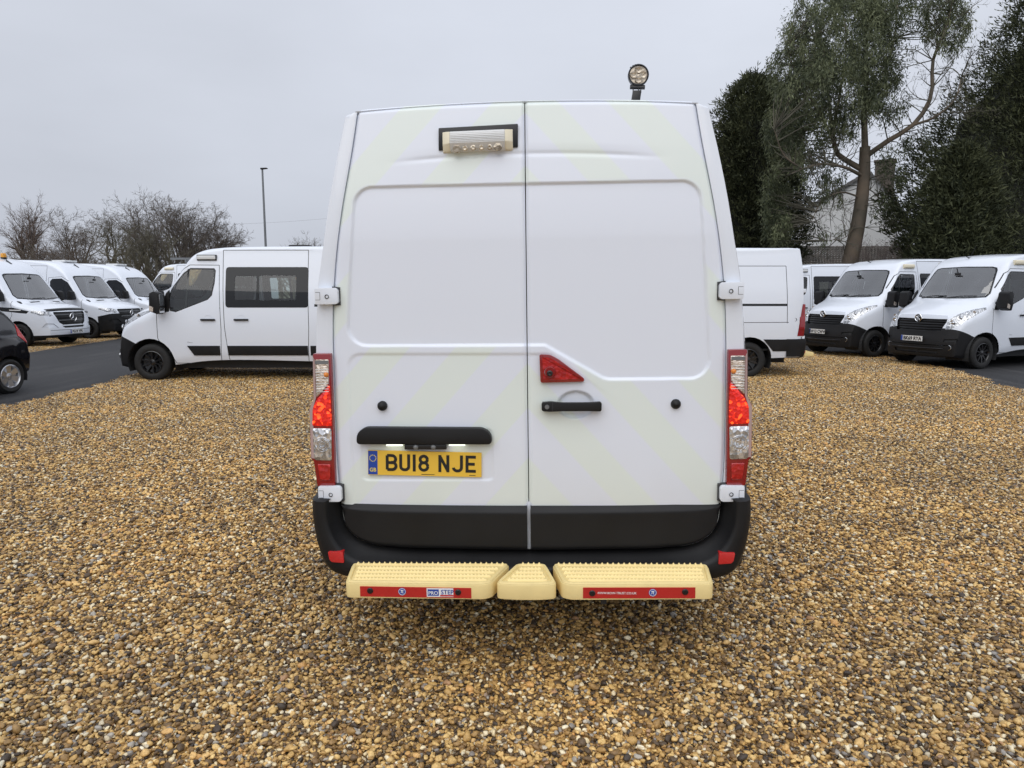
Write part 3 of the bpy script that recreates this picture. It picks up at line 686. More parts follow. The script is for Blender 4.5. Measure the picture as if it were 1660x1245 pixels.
    e = MB().lathe([(0.082, -0.01), (0.088, 0.008), (0.078, 0.016), (0.070, 0.008)], 'y', 30, (0, ey, 1.075)).build('emblem', 'chrome', root, smooth=True)
    MB().lathe([(0.0, 0.004), (0.072, 0.004)], 'y', 24, (0, ey, 1.075)).build('emblem_disc', 'black_smooth', e)
    g_ = MB()   # raised griffin-like figure: head, wing and body strokes
    for pl in ([(-0.045, 0.03), (-0.01, 0.045), (0.02, 0.03), (0.005, 0.005), (-0.02, -0.015), (-0.03, -0.045)], [(0.005, 0.005), (0.035, 0.01), (0.05, 0.03)], [(-0.01, -0.01), (0.02, -0.02), (0.045, -0.012)], [(0.0, -0.03), (0.025, -0.045)]):
        g_.tube([(x, ey + 0.008, 1.075 + z) for x, z in pl], 0.007, 6)
    g_.build('emblem_figure', 'chrome', e, smooth=True)
    for sg in (1, -1):
        hl = [(sg * a, b) for a, b in [(0.61, 0.845), (0.71, 0.852), (0.84, 0.955), (0.93, 1.12), (0.965, 1.27), (0.94, 1.315), (0.84, 1.275), (0.70, 1.165), (0.61, 1.03)]]
        cut = carve(bm, hl, 'y', lambda f, sg=sg: f.calc_center_median().x * sg > 0.4 and f.normal.y > 0.02 and f.calc_center_median().y > L - 1.1)
        V, F = take(bm, cut); 
        if V:
            h = piece('headlight', (V, F), 'lens_head', root)
            for (x, z, r_) in ((0.70, 0.96, 0.06), (0.80, 1.08, 0.045), (0.87, 1.20, 0.035)):
                bxy = min(V, key=lambda p: (p[0] - sg * x) ** 2 + (p[2] - z) ** 2)
                MB().lathe([(r_, -0.005), (r_ * 0.93, 0.006), (r_ * 0.55, -0.004), (r_ * 0.4, 0.01), (0, 0.014)], 'y', 20, (bxy[0], bxy[1] + 0.004, bxy[2])).build('lamp_bowl', 'chrome' if r_ > 0.04 else 'lens_amber', h, smooth=True)
    holes = []
    for hp in ([(-0.50, 0.325), (0.50, 0.325), (0.54, 0.395), (-0.54, 0.395)], [(0.62, 0.575), (0.84, 0.59), (0.84, 0.655), (0.62, 0.635)], [(-0.62, 0.575), (-0.84, 0.59), (-0.84, 0.655), (-0.62, 0.635)]):
        holes.append(take(bm, carve(bm, hp, 'y', front_flt(L - 0.7)), -0.03))
    # black bumper: everything below a falling line ahead of the wheel
    bl = sp([(-0.2, 0.89), (0.15, 0.865), (0.40, 0.765), (0.62, 0.66), (0.62, 0.1), (-0.2, 0.1)])
    cut = carve(bm, bl, 'x', lambda f: f.calc_center_median().y > L - 0.66); g = take(bm, cut, 0.006, 0.01); bp = piece('front_bumper', g, 'black_plastic', root)
    by = nose_y(0, 0.5) + 0.045
    for k, g in enumerate(holes): piece('air_intake' if k == 0 else 'bumper_vent', g, 'dark', bp)
    MB().tube([(x, nose_y(x, 0.43) + 0.012, 0.435) for x in np.linspace(-0.62, 0.62, 13)], 0.013, 6).build('bumper_lip', 'black_smooth', bp, smooth=True)
    for sg in (1, -1):
        yy = nose_y(0.72, 0.5)
        MB().lathe([(0.055, -0.02), (0.055, 0.03), (0.046, 0.035), (0.042, 0.02), (0, 0.012)], 'y', 20, (sg * 0.72, yy - 0.02, 0.46)).build('fog_lamp', 'lens_head', bp, smooth=True)
    root['_by'] = by
    if plate: add_plate(root, plate)
    # cowl and wipers
    for a in (0, 1):
        x0, x1 = (0.62, -0.02) if a == 0 else (-0.05, -0.66)
        MB().tube([(x0, nose_y(abs(x0), 1.50) + 0.035, 1.50), ((x0 + x1) / 2, nose_y(abs((x0 + x1) / 2), 1.53) + 0.035, 1.545), (x1, nose_y(abs(x1), 1.55) + 0.03, 1.55)], 0.012, 6).build('wiper', 'black_smooth', root)
    # side glass, seams, trims
    rear_s = RW - 0.62 if wb > 3.4 else RW - 0.55
    SD0, SD1 = 2.235, 3.78
    for sg in (1, -1):
        fl = side_flt(sg, 0.55); slide = sg < 0
        dw = [(1.25, 1.30), (1.36, 1.275), (1.95, 1.50), (2.03, 1.58), (2.075, 1.80), (2.09, 2.03), (2.06, 2.075), (1.62, 2.08), (1.50, 1.99), (1.27, 1.70), (1.23, 1.50)]
        cut = carve(bm, sp(dw), 'x', fl); V, F = take(bm, cut)
        bs = bmesh.new(); vs = [bs.verts.new(p) for p in V]
        for q in F: bs.faces.new([vs[i] for i in q])
        inn = [(1.66 + (a - 1.66) * 0.93, 1.69 + (b - 1.69) * 0.93) for a, b in dw]
        g = take(bs, carve(bs, sp(inn), 'x', lambda f: True)); gl = piece('door_window', g, 'glass', root)
        piece('window_seal', take(bs, list(bs.faces)), 'black_smooth', root); bs.free()
        MB().tube([(sg * 0.985, Y(1.53), 1.36), (sg * 0.90, Y(1.59), 2.06)], 0.02, 6).build('window_divider', 'black_smooth', root)
        def glazed(s0, s1, z0, z1, panes):
            w = rounded([(s0, z0), (s1, z0), (s1, z1), (s0, z1)], 0.06, 3)
            V, F = take(bm, carve(bm, sp(w), 'x', fl), 0.004)
            if not V: return
            bs = bmesh.new(); vs = [bs.verts.new(p) for p in V]
            for q in F: bs.faces.new([vs[i] for i in q])
            gs = []
            for pn in panes:
                c = carve(bs, sp(rounded([(pn[0], pn[2]), (pn[1], pn[2]), (pn[1], pn[3]), (pn[0], pn[3])], 0.03, 2)), 'x', lambda f: True)
                gs.append(take(bs, c, -0.004))
            o = piece('side_window', take(bs, list(bs.faces)), 'dglass', root)
            for q in gs: piece('pane', q, 'glass', o)
        if side == 'glazed':
            glazed(2.275, 3.79, 1.36, 2.095, [(2.445, 2.84, 1.50, 1.93), (2.89, 3.57, 1.49, 1.945)])
            if L > 5.3: glazed(4.02, L - 0.35, 1.36, 2.095, [(4.14, L - 0.5, 1.50, 1.94)])
        elif side == 'half':
            glazed(2.275, 3.79, 1.36, 2.095, [(2.445, 2.84, 1.50, 1.93), (2.89, 3.57, 1.49, 1.945)])
        lines = [[(1.0, 1.30), (1.0, 0.80), (1.06, 0.68), (1.24, 0.50), (1.31, 0.34)], [(1.31, 0.335), (2.145, 0.335)], [(2.145, 0.335), (2.18, 0.96), (2.15, 2.13), (1.61, 2.135), (1.45, 2.03), (1.22, 1.72)],
                 [(SD0 + 0.07, 0.34), (SD0 + 0.01, 1.0), (SD0 - 0.02, 2.405), (SD1, 2.405)], [(SD1, 2.405), (SD1 + 0.01, 1.0), (SD1 - 0.02, 0.34), (SD0 + 0.07, 0.34)]]
        if side == 'panel': lines += [[(SD1 + 0.25, 2.13), (L - 0.35, 2.13)], [(L - 0.35, 2.13), (L - 0.33, 1.05)], [(SD1 + 0.1, 1.06), (L - 0.30, 1.07)]]
        for ln in lines:
            VV = []; FF = []
            for q in seam_quads(ln, 0.011):
                g = take(bm, carve(bm, sp(q), 'x', fl), -0.007); b = len(VV)
                VV += list(g[0]); FF += [tuple(i + b for i in qq) for qq in g[1]]
            pg = piece('panel_gap', (VV, FF), 'seam', root)
            if pg: pg['kind'] = 'stuff'
        # the black rubbing strip
        for s0, s1 in ((1.54, 2.14), (SD0 + 0.05, SD1 - 0.02), (SD1 + 0.03, RW - 0.47)):
            if s1 - s0 < 0.15: continue
            st = [(s0 + (0.12 if s0 < 2 else 0), 0.485), (s1, 0.485), (s1, 0.66), (s0, 0.66)]
            cut = carve(bm, sp(st), 'x', fl); g = take(bm, cut, 0.014, 0.018); piece('rubbing_strip', g, 'black_plastic', root)
        st = [(RW + 0.455, 0.52), (L - 0.28, 0.52), (L - 0.28, 0.745), (RW + 0.26, 0.745)]
        # handles
        for hs in ([1.95, 2.56] if slide else [1.95]):
            if side_x(lf, Y(hs), 1.14) is None: continue
            hx = side_x(lf, Y(hs), 1.14)
            h = MB().box(sg * (hx + 0.008), sg * (hx + 0.035), Y(hs) - 0.135, Y(hs) + 0.135, 1.12, 1.155).build('door_handle', 'black_plastic', root, bevel=0.012)
            MB().lathe([(0.075, 0.0), (0.06, 0.006), (0.0, 0.002)], 'x', 20, (sg * (hx + 0.0), Y(hs), 1.15)).build('handle_cup', 'white', h, smooth=True)
        # mirror
        mx = side_x(lf, Y(1.1), 1.4)
        mo = MB().prism(rounded([(Y(1.00), 1.30), (Y(1.16), 1.24), (Y(1.20), 1.36), (Y(1.19), 1.62), (Y(1.10), 1.66), (Y(1.02), 1.62)], 0.03), sg * (mx + 0.06), sg * (mx + 0.28), 'x').build('door_mirror', 'black_plastic', root, bevel=0.03)
        MB().prism([(Y(1.02), 1.26), (Y(1.24), 1.25), (Y(1.26), 1.68), (Y(1.20), 1.62)], sg * (mx - 0.03), sg * (mx + 0.012), 'x').build('mirror_base', 'black_plastic', mo, bevel=0.006)
        MB().tube([(sg * (mx - 0.02), Y(1.12), 1.40), (sg * (mx + 0.1), Y(1.10), 1.40)], 0.045, 10).build('mirror_arm', 'black_plastic', mo)
        MB().prism(rounded([(Y(1.185), 1.27), (Y(1.195), 1.27), (Y(1.205), 1.60), (Y(1.195), 1.60)], 0.003), sg * (mx + 0.08), sg * (mx + 0.26), 'x').build('mirror_glass', 'chrome', mo)
        MB().prism(rounded([(Y(1.01), 1.31), (Y(1.08), 1.29), (Y(1.09), 1.37), (Y(1.02), 1.40)], 0.01), sg * (mx + 0.275), sg * (mx + 0.287), 'x').build('indicator', 'lens_amber', mo)
        # roof-edge scene lamp over the front door
        lx = side_x(lf, Y(1.92), 2.27)
        lp = MB().box(sg * (lx - 0.02), sg * (lx + 0.03), Y(2.10), Y(1.74), 2.215, 2.32).build('scene_lamp', 'black_smooth' if deflector != 'cream' else 'cream', root, bevel=0.008)
        MB().box(sg * (lx + 0.0), sg * (lx + 0.06), Y(2.085), Y(1.755), 2.235, 2.305).build('lamp_lens', 'white_plastic', lp, bevel=0.015)
        # sliding-door rail
        if slide and rail and L > 5.3:
            g = take(bm, carve(bm, sp([(SD1 + 0.12, 1.375), (L - 0.33, 1.375), (L - 0.33, 1.42), (SD1 + 0.12, 1.42)]), 'x', fl), -0.02); piece('door_rail', g, 'black_smooth', root)
        # black lower trim behind the rear wheel
        cut = carve(bm, sp(st), 'x', fl); g = take(bm, cut, 0.010, 0.014); piece('rear_side_trim', g, 'black_plastic', root)
        MB().lathe([(0.0, 0.012), (0.022, 0.008), (0.03, -0.004)], 'x', 16, (sg * (side_x(lf, Y(L - 0.2), 1.12) or 0.98), Y(L - 0.17), 1.12)).build('door_stop', 'black_smooth', root, smooth=True)
    # rear number: remaining shell is the painted body
    bm.normal_update(); me = bpy.data.meshes.new('body'); bm.to_mesh(me); bm.free()
    me.polygons.foreach_set('use_smooth', [True] * len(me.polygons)); me.set_sharp_from_angle(angle=RAD(32))
    body = add('body', me, 'white', root)
    MB().box(-0.75, 0.75, 0.5, L - 0.9, 0.22, 0.36).box(-0.5, 0.5, 0.15, 0.6, 0.25, 0.38).build('chassis', 'dark', root)
    for s_ in (RW, FW): MB().cyl((-0.8, Y(s_), 0.33), (0.8, Y(s_), 0.33), 0.055, n=8).build('axle', 'dark', root)
    cab_interior(root, L, 0.95, seat_rows=[L - 3.5, L - 4.3] if side in ('glazed',) and rows else [])
    MB().cyl((0.12, L - 1.72, 2.40), (0.10, L - 1.60, 2.425), 0.012, n=6).cyl((0.12, L - 1.74, 2.405), (0.18, L - 2.0, 2.70), 0.004, 0.002, 5).build('aerial', 'black_smooth', root)
    root['_L'] = L
    return root, lf
def side_x(lf, y, z):
    """half width of the shell at (y, z)"""
    A = lf.arr(); d = (A[:, 1] - y) ** 2 * 0.6 + (A[:, 2] - z) ** 2 + (A[:, 0] < 0) * 9
    return float(A[int(np.argmin(d)), 0])

def add_plate(root, txt, z=0.575):
    by = root['_by']
    pl = MB().box(-0.26, 0.26, by + 0.005, by + 0.014, z, z + 0.111).build('number_plate', 'white_plate', root)
    MB().box(0.215, 0.26, by + 0.0145, by + 0.016, z + 0.002, z + 0.109).build('blue_band', 'blue', pl)
    add('plate_lettering', text_mesh(txt, 0.079, 0.004, 'CENTER', 0.92), 'black_ink', pl, (-0.02, by + 0.0165, z + 0.017), (0, 0, math.pi))
    return pl
# ================================================================== THE VAN IN FRONT OF THE CAMERA (seen from behind)
POSE = (0.0867, 3.14, -0.04391, -0.01376)
def fx(x, z, y0, y1):
    """move a measured point from depth y0 to y1 along the line of sight"""
    k = (3.14 + y1) / (3.14 + y0); return (-0.09 + (x + 0.09) * k, 1.68 + (z - 1.68) * k)
EDGE = table([(0.60, 0.866), (0.72, 0.868), (0.88, 0.875), (1.2, 0.874), (1.445, 0.870), (1.61, 0.862), (1.773, 0.846), (2.0, 0.812), (2.32, 0.752), (2.475, 0.728)], 0.4, 2.6)
BOT = table([(-0.1, 0.497), (0.0, 0.497), (0.4, 0.502), (0.72, 0.510), (0.85, 0.524), (0.91, 0.545), (0.95, 0.573), (0.98, 0.613), (0.993, 0.650), (1.0, 0.715), (1.02, 0.73)], 0.0, 1.0)
def d_edge(z): return look(EDGE, z)
def d_top(u): return 2.492 - 0.020 * u ** 2
def smst(a, b, x): t = np.clip((x - a) / (b - a), 0, 1); return t * t * (3 - 2 * t)
def sd_poly(px, pz, poly):
    d = np.full(px.shape, 1e9); ins = np.zeros(px.shape, bool); n = len(poly)
    for i in range(n):
        (ax, az), (bx, bz) = poly[i], poly[i - 1]; ex, ez = bx - ax, bz - az; wx, wz = px - ax, pz - az
        t = np.clip((wx * ex + wz * ez) / (ex * ex + ez * ez), 0, 1); d = np.minimum(d, (wx - ex * t) ** 2 + (wz - ez * t) ** 2)
        c = (az > pz) != (bz > pz); xi = ax + (pz - az) * (bx - ax) / (bz - az if abs(bz - az) > 1e-9 else 1e-9); ins ^= c & (px < xi)
    return np.where(ins, -1, 1) * np.sqrt(d)
def inset(poly, r):
    out = []; n = len(poly); ar = sum(poly[i - 1][0] * poly[i][1] - poly[i][0] * poly[i - 1][1] for i in range(n)); sg = 1 if ar > 0 else -1
    for i in range(n):
        a, p, b = Vector(poly[i - 1]), Vector(poly[i]), Vector(poly[(i + 1) % n])
        d1 = (p - a).normalized(); d2 = (b - p).normalized(); n1 = Vector((-d1.y, d1.x)) * sg; n2 = Vector((-d2.y, d2.x)) * sg
        k = (n1 + n2); k = k / max(0.3, k.dot(n1)); q = p + k * r; out.append((q.x, q.y))
    return out
UPPER = inset([(-0.806, 1.443), (0.08, 1.437), (0.345, 1.283), (0.806, 1.283), (0.745, 2.135), (-0.745, 2.135)], 0.085)
LOWER = inset([(-0.806, 0.60), (0.95, 0.60), (0.95, 0.8), (0.10, 1.40), (-0.806, 1.408)], 0.06)
PLATE = inset([(-0.760, 0.825), (-0.160, 0.825), (-0.160, 1.06), (-0.760, 1.06)], 0.02)
def door_y(x, z, u):
    """depth of the door skin: lean, crown, pressed panels, creases"""
    y = -0.014 + 0.06 * np.clip((z - 1.9) / 0.58, 0, 1) ** 1.4 + 0.008 * np.abs(u) ** 6
    sd = sd_poly(x, z, UPPER) - 0.085; y = y + 0.010 * smst(0.003, -0.005, sd)
    fade = smst(0.45, 0.02, x); sl = sd_poly(x, z, LOWER) - 0.06; y = y + 0.005 * smst(0.006, -0.010, sl) * fade
    sp = sd_poly(x, z, PLATE) - 0.02; y = y + 0.004 * smst(0.004, -0.006, sp)
    zc = 2.262 - 0.02 * (x / 0.5) ** 2; cr = (z - zc); y = y + 0.0035 * np.exp(-(cr / 0.009) ** 2) * smst(0.62, 0.38, np.abs(x)) - 0.002 * smst(0.0, 0.05, cr) * smst(0.75, 0.3, np.abs(x))
    e = ((x - 0.214) / 0.082) ** 2 + ((z - 1.170) / 0.064) ** 2; y = y + 0.018 * smst(1.0, 0.72, e)
    y = y + 0.012 * smst(0.982, 1.0, np.abs(u)) + 0.010 * smst(0.012, 0.002, np.abs(u))
    return y
def door_paint():
    """white paint with the pale ghost of removed chevron stripes and road film along the lower edge"""
    m, nt, p = new_mat('door_paint'); n = nt.nodes; l = nt.links.new
    at = n.new('ShaderNodeAttribute'); at.attribute_name = 'ghost'
    mx = n.new('ShaderNodeMix'); mx.data_type = 'RGBA'; mx.inputs[6].default_value = (0.755, 0.795, 0.88, 1); mx.inputs[7].default_value = (0.755, 0.818, 0.785, 1); l(at.outputs['Fac'], mx.inputs[0])
    tc = n.new('ShaderNodeTexCoord'); nz = n.new('ShaderNodeTexNoise'); nz.inputs['Scale'].default_value = 3.5; nz.inputs['Detail'].default_value = 7; l(tc.outputs['Object'], nz.inputs['Vector'])
    sx = n.new('ShaderNodeSeparateXYZ'); l(tc.outputs['Object'], sx.inputs[0])
    zr = n.new('ShaderNodeMapRange'); zr.inputs[1].default_value = 1.0; zr.inputs[2].default_value = 0.7; zr.inputs[3].default_value = 0.0; zr.inputs[4].default_value = 0.35; l(sx.outputs['Z'], zr.inputs[0])
    mu = n.new('ShaderNodeMath'); mu.operation = 'MULTIPLY'; l(zr.outputs[0], mu.inputs[0]); l(nz.outputs[0], mu.inputs[1])
    d = n.new('ShaderNodeMix'); d.data_type = 'RGBA'; d.inputs[7].default_value = (0.50, 0.48, 0.44, 1); l(mu.outputs[0], d.inputs[0]); l(mx.outputs[2], d.inputs[6]); l(d.outputs[2], p.inputs['Base Color'])
    r = n.new('ShaderNodeMapRange'); r.inputs[3].default_value = 0.26; r.inputs[4].default_value = 0.44; l(nz.outputs[0], r.inputs[0]); l(r.outputs[0], p.inputs['Roughness'])
    p.inputs['Coat Weight'].default_value = 0.4; p.inputs['Coat Roughness'].default_value = 0.12
    return m
M['door_paint'] = door_paint()
def grid_faces(nu, nv, flip=False):
    f = [(j * nu + i, j * nu + i + 1, (j + 1) * nu + i + 1, (j + 1) * nu + i) for j in range(nv - 1) for i in range(nu - 1)]
    return [q[::-1] for q in f] if flip else f
def rear_door(sg, root):
    nu, nv = 130, 380
    u = np.linspace(0, 1, nu); u = np.concatenate([[0, 0.004], u[1:-1], [0.993, 1.0]]); u.sort(); nu = len(u)
    v = np.linspace(0, 1, nv); U, Vv = np.meshgrid(u, v); zb = look(BOT, U); zt = d_top(U); Z = zb + (zt - zb) * Vv
    X = sg * (0.0022 + (d_edge(Z) - 0.0022) * U)
    Yy = door_y(X, Z, U); Yy = Yy + 0.006 * smst(0.0045, 0.0, Vv * 1.0) + 0.02 * smst(0.988, 1.0, Vv)
    V = np.stack([X, Yy, Z], 2).reshape(-1, 3).tolist(); F = grid_faces(nu, nv, sg < 0)
    # returned edges
    loop = [j * nu for j in range(nv)] ; loop2 = [j * nu + nu - 1 for j in range(nv)]; bot = list(range(nu)); top = [(nv - 1) * nu + i for i in range(nu)]
    for lp in (loop, loop2, bot, top):
        b = len(V); V += [(V[i][0], V[i][1] + 0.03, V[i][2]) for i in lp]
        F += [(lp[k], lp[k + 1], b + k + 1, b + k) for k in range(len(lp) - 1)]
    me = mesh_of('rear_door', V, F, True, 60)
    un = np.abs(X) + (Z - 1.68) * 0.9 + 1.512
    ph = np.mod(un - 2.19, 0.385); st = smst(0.0, 0.012, ph) * smst(0.192, 0.180, ph)
    k = smst(-0.01, 0.02, sd_poly(X, Z, UPPER) - 0.085)
    g = np.zeros(len(V)); g[:nu * nv] = (st * k).ravel()
    at = me.attributes.new('ghost', 'FLOAT', 'POINT'); at.data.foreach_set('value', g.astype(np.float32))
    return add('rear_door', me, 'door_paint', root)
def lower_trim(sg, door):
    nu, nv = 60, 26; u = np.linspace(0.006, 0.9925, nu); v = np.linspace(0, 1, nv); U, Vv = np.meshgrid(u, v)
    zb = look(BOT, U * 1.003) + 0.006; zt = 0.706 + 0.010 * U ** 2 - 0 * U; zt = np.maximum(zt, zb + 0.002); Z = zb + (zt - zb) * Vv
    X = sg * (0.0022 + (d_edge(Z) - 0.0022) * U); Y = -0.016 - 0.020 * smst(1.0, 0.86, Vv) + 0.010 * smst(0.06, 0.0, Vv) + 0.014 * np.abs(U) ** 5 + 0.012 * smst(0.98, 0.99, U) * smst(0.9, 0.2, Vv)
    V = np.stack([X, Y, Z], 2).reshape(-1, 3).tolist(); F = grid_faces(nu, nv, sg < 0); b = len(V)
    rim = [i for i in range(nu)] + [j * nu + nu - 1 for j in range(1, nv)] + [(nv - 1) * nu + i for i in range(nu - 2, -1, -1)] + [j * nu for j in range(nv - 2, 0, -1)]
    V += [(V[i][0], V[i][1] + 0.02, V[i][2]) for i in rim]; n = len(rim)
    F += [(rim[k], rim[(k + 1) % n], b + (k + 1) % n, b + k) for k in range(n)]
    add('lower_trim', mesh_of('lower_trim', V, F, True, 40), 'black_plastic', door)
def bolt_hole(parent, x, y, z, r): MB().lathe([(0, 0.004), (r * 0.6, 0.003), (r * 0.75, -0.001), (r, -0.0015)], 'y', 18, (x, y, z)).build('bolt', 'dark', parent, smooth=True)
def main_van():
    root, lf = movano(5.55, 3.68, 'panel', rear_cap=False)
    tag(root, 'large white panel van seen square from behind, yellow plate BU18 NJE, cream rear step', 'van')
    root.location = (POSE[0], POSE[1], 0); root.rotation_euler = (0, POSE[3], POSE[2])
    # ---- rear frame: from the last body section round into the door opening
    R = lf.rings[-1]; rows = [R]; 
    def inner(p, grow, y):
        x, _, z = p; e = d_edge(min(max(z, 0.6), 2.55)) + grow; zt = d_top(min(1, abs(x) / 0.73)) - 0.004; top_ = 0.022 if (z > zt and abs(x) < e - 0.004) else 0.0
        return (math.copysign(min(abs(x), e), x), y + top_ + rear_lean(min(z, zt)), min(z, zt))
    mid = [(p[0] * 0.992, p[1] - 0.022, p[2] - (0.006 if p[2] > 2.3 else 0)) for p in R]
    rows += [mid, [inner(p, 0.012, -0.006) for p in R], [inner(p, 0.0022, -0.002) for p in R], [inner(p, 0.002, 0.045) for p in R]]
    V = [p for r in rows for p in r]; m = len(R); F = []
    for i in range(len(rows) - 1):
        for j in range(m):
            k = (j + 1) % m
            if min(R[j][2], R[k][2]) > 0.72: F.append((i * m + j, (i + 1) * m + j, (i + 1) * m + k, i * m + k))
    add('rear_frame', mesh_of('rear_frame', V, F, True, 50), 'white', root)
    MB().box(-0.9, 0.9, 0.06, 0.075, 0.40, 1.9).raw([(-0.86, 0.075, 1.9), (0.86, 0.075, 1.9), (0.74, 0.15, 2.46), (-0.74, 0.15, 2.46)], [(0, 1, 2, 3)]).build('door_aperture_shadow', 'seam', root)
    doors = {}
    for sg in (-1, 1): doors[sg] = rear_door(sg, root); lower_trim(sg, doors[sg])
    MB().box(-0.004, 0.004, 0.0, 0.05, 0.497, 0.72).build('centre_strip', 'white', root)
    # ---- hinges
    for sg in (-1, 1):
        for z0, xa, xb, yy in ((1.629, 0.829, 0.932, -0.012), (0.735, 0.851, 0.957, -0.022)):
            poly = rounded([(sg * xa, z0 + 0.008), (sg * (xa + 0.01), z0), (sg * xb, z0), (sg * xb, z0 + 0.072), (sg * (xa + 0.01), z0 + 0.072), (sg * xa, z0 + 0.062)], 0.008, 3)
            h = MB().prism(poly, yy - 0.026, yy + 0.03, 'y').build('hinge', 'white', root, bevel=0.007)
            bolt_hole(h, sg * (xa + 0.048), yy - 0.0275, z0 + 0.034, 0.0095)
            x0 = sg * (xb - 0.024); x1 = sg * (xb - 0.003)
            fr = MB()
            for (a, b, c, d) in ((x0, x1, z0 + 0.052, z0 + 0.0535), (x0, x1, z0 + 0.019, z0 + 0.0205), (x0 - 0.0008, x0 + 0.0008, z0 + 0.0205, z0 + 0.052)): fr.box(min(a, b), max(a, b), yy - 0.0266, yy - 0.024, c, d)
            q = fr.build('hinge_notch', 'seam', h); q['kind'] = 'stuff'
            g = MB().prism([(sg * (xa - 0.004), z0 - 0.004), (sg * (xa + 0.03), z0 - 0.006), (sg * (xa + 0.03), z0 + 0.078), (sg * (xa - 0.004), z0 + 0.074)], yy - 0.002, yy + 0.02, 'y').build('hinge_gap', 'seam', h)
    # ---- tail lamps
    for sg in (-1, 1):
        S = lambda pts: [(sg * a, b) for a, b in pts]
        out = S([(0.875, 1.412), (0.956, 1.412), (0.962, 1.205), (0.985, 1.165), (0.990, 0.932), (0.977, 0.920), (0.966, 0.803), (0.882, 0.803), (0.880, 0.95), (0.877, 1.22)])
        t = MB().prism(out, -0.030, 0.14, 'y').build('tail_light', 'red_plastic', root, bevel=0.007)
        rim = S([(0.955, 1.400), (0.947, 1.382), (0.950, 1.212), (0.966, 1.165), (0.972, 0.935), (0.985, 0.935), (0.982, 1.162), (0.960, 1.208)])
        MB().prism(rim, -0.031, -0.0335, 'y').build('lens_edge', 'pink_clear', t)
        def lens(nm, poly, mat, y=-0.034, dome=0.004):
            n = len(poly); cx = sum(p[0] for p in poly) / n; cz = sum(p[1] for p in poly) / n; v = []; f = []
            for k, (s_, yy) in enumerate(((1.0, -0.029), (1.0, y), (0.94, y - dome * 0.6), (0.6, y - dome))): v += [(cx + (a - cx) * s_, yy, cz + (b - cz) * s_) for a, b in poly]
            for k in range(3): f += [(k * n + i, k * n + (i + 1) % n, (k + 1) * n + (i + 1) % n, (k + 1) * n + i) for i in range(n)]
            f.append(tuple(range(3 * n, 4 * n)))
            return MB().raw(v, f).build(nm, mat, t, smooth=True)
        lens('top_lens', rounded(S([(0.884, 1.385), (0.945, 1.385), (0.948, 1.215), (0.925, 1.235), (0.889, 1.275)]), 0.006, 2), 'lens_amber')
        MB().prism(S([(0.886, 1.381), (0.944, 1.381), (0.944, 1.366), (0.886, 1.366)]), -0.0395, -0.036, 'y').build('lens_badge', 'grey_metal', t)
        MB().lathe([(0.0, -0.012), (0.008, -0.009), (0.012, 0.0)], 'y', 14, (sg * 0.897, -0.0385, 1.318)).build('amber_bulb', 'amber', t, smooth=True)
        gr = MB()
        for k in range(9): gr.box(min(sg * 0.888, sg * 0.944), max(sg * 0.888, sg * 0.944), -0.0405, -0.0385, 1.240 + k * 0.0125, 1.2425 + k * 0.0125)
        q = gr.build('lens_ribs', 'white_plastic', t); q['kind'] = 'stuff'
        lens('brake_lens', rounded(S([(0.884, 1.262), (0.890, 1.268), (0.951, 1.198), (0.968, 1.160), (0.972, 1.085), (0.884, 1.083)]), 0.005, 2), 'lens_red_lit')
        lens('reverse_lens', rounded(S([(0.887, 1.072), (0.972, 1.074), (0.973, 0.935), (0.965, 0.927), (0.892, 0.925)]), 0.008, 2), 'lens_clear')
        for r_ in (0.014, 0.025, 0.036): MB().lathe([(r_, 0.0), (r_ - 0.002, -0.004), (r_ - 0.004, 0.0)], 'y', 22, (sg * 0.931, -0.0375, 1.0)).build('lens_ring', 'chrome', t, smooth=True)
        lens('lower_lens', rounded(S([(0.898, 0.906), (0.958, 0.908), (0.950, 0.835), (0.902, 0.832)]), 0.006, 2), 'lens_red')
        n_, k_ = 16, 5; V = []
        for i in range(n_ + 1):
            z = 0.805 + (1.405 - 0.805) * i / n_; ym = 0.115 - 0.09 * i / n_
            for j in range(k_ + 1):
                y = 0.0 + ym * j / k_; V.append((sg * (float(np.interp(z, [q[0] for q in MOV_W], [q[1] for q in MOV_W])) - mov_rear(max(y, 0.03), z) + 0.007), y, z))
        add('side_lens', mesh_of('side_lens', V, grid_faces(k_ + 1, n_ + 1, sg < 0), True), 'red_plastic', t)
    # ---- knobs
    for sg in (-1, 1): MB().lathe([(0.0, -0.022), (0.011, -0.020), (0.019, -0.013), (0.0225, -0.002), (0.0225, 0.012)], 'y', 22, (sg * 0.655, -0.014, 1.171)).build('door_buffer', 'black_plastic', doors[sg], smooth=True)
    # ---- plate, its lamp bar and lettering (left door)
    d = doors[-1]
    bar = MB().prism(rounded([(-0.775, 1.000), (-0.160, 0.997), (-0.164, 1.045), (-0.200, 1.072), (-0.735, 1.078), (-0.769, 1.052)], 0.022, 4), -0.046, 0.0, 'y').build('plate_lamp_bar', 'black_plastic', root, bevel=0.012)
    MB().box(-0.557, -0.366, -0.038, -0.008, 0.974, 0.997).build('camera_block', 'black_smooth', bar, bevel=0.004)
    for x in (-0.505, -0.425): MB().lathe([(0.0, -0.006), (0.009, -0.004), (0.012, 0.0)], 'y', 14, (x, -0.039, 0.986)).build('camera_lens', 'grey_metal', bar, smooth=True)
    for x0, x1 in ((-0.640, -0.568), (-0.356, -0.284)): MB().box(x0, x1, -0.030, -0.012, 0.990, 0.997).build('plate_lamp', 'plate_lamp', bar)
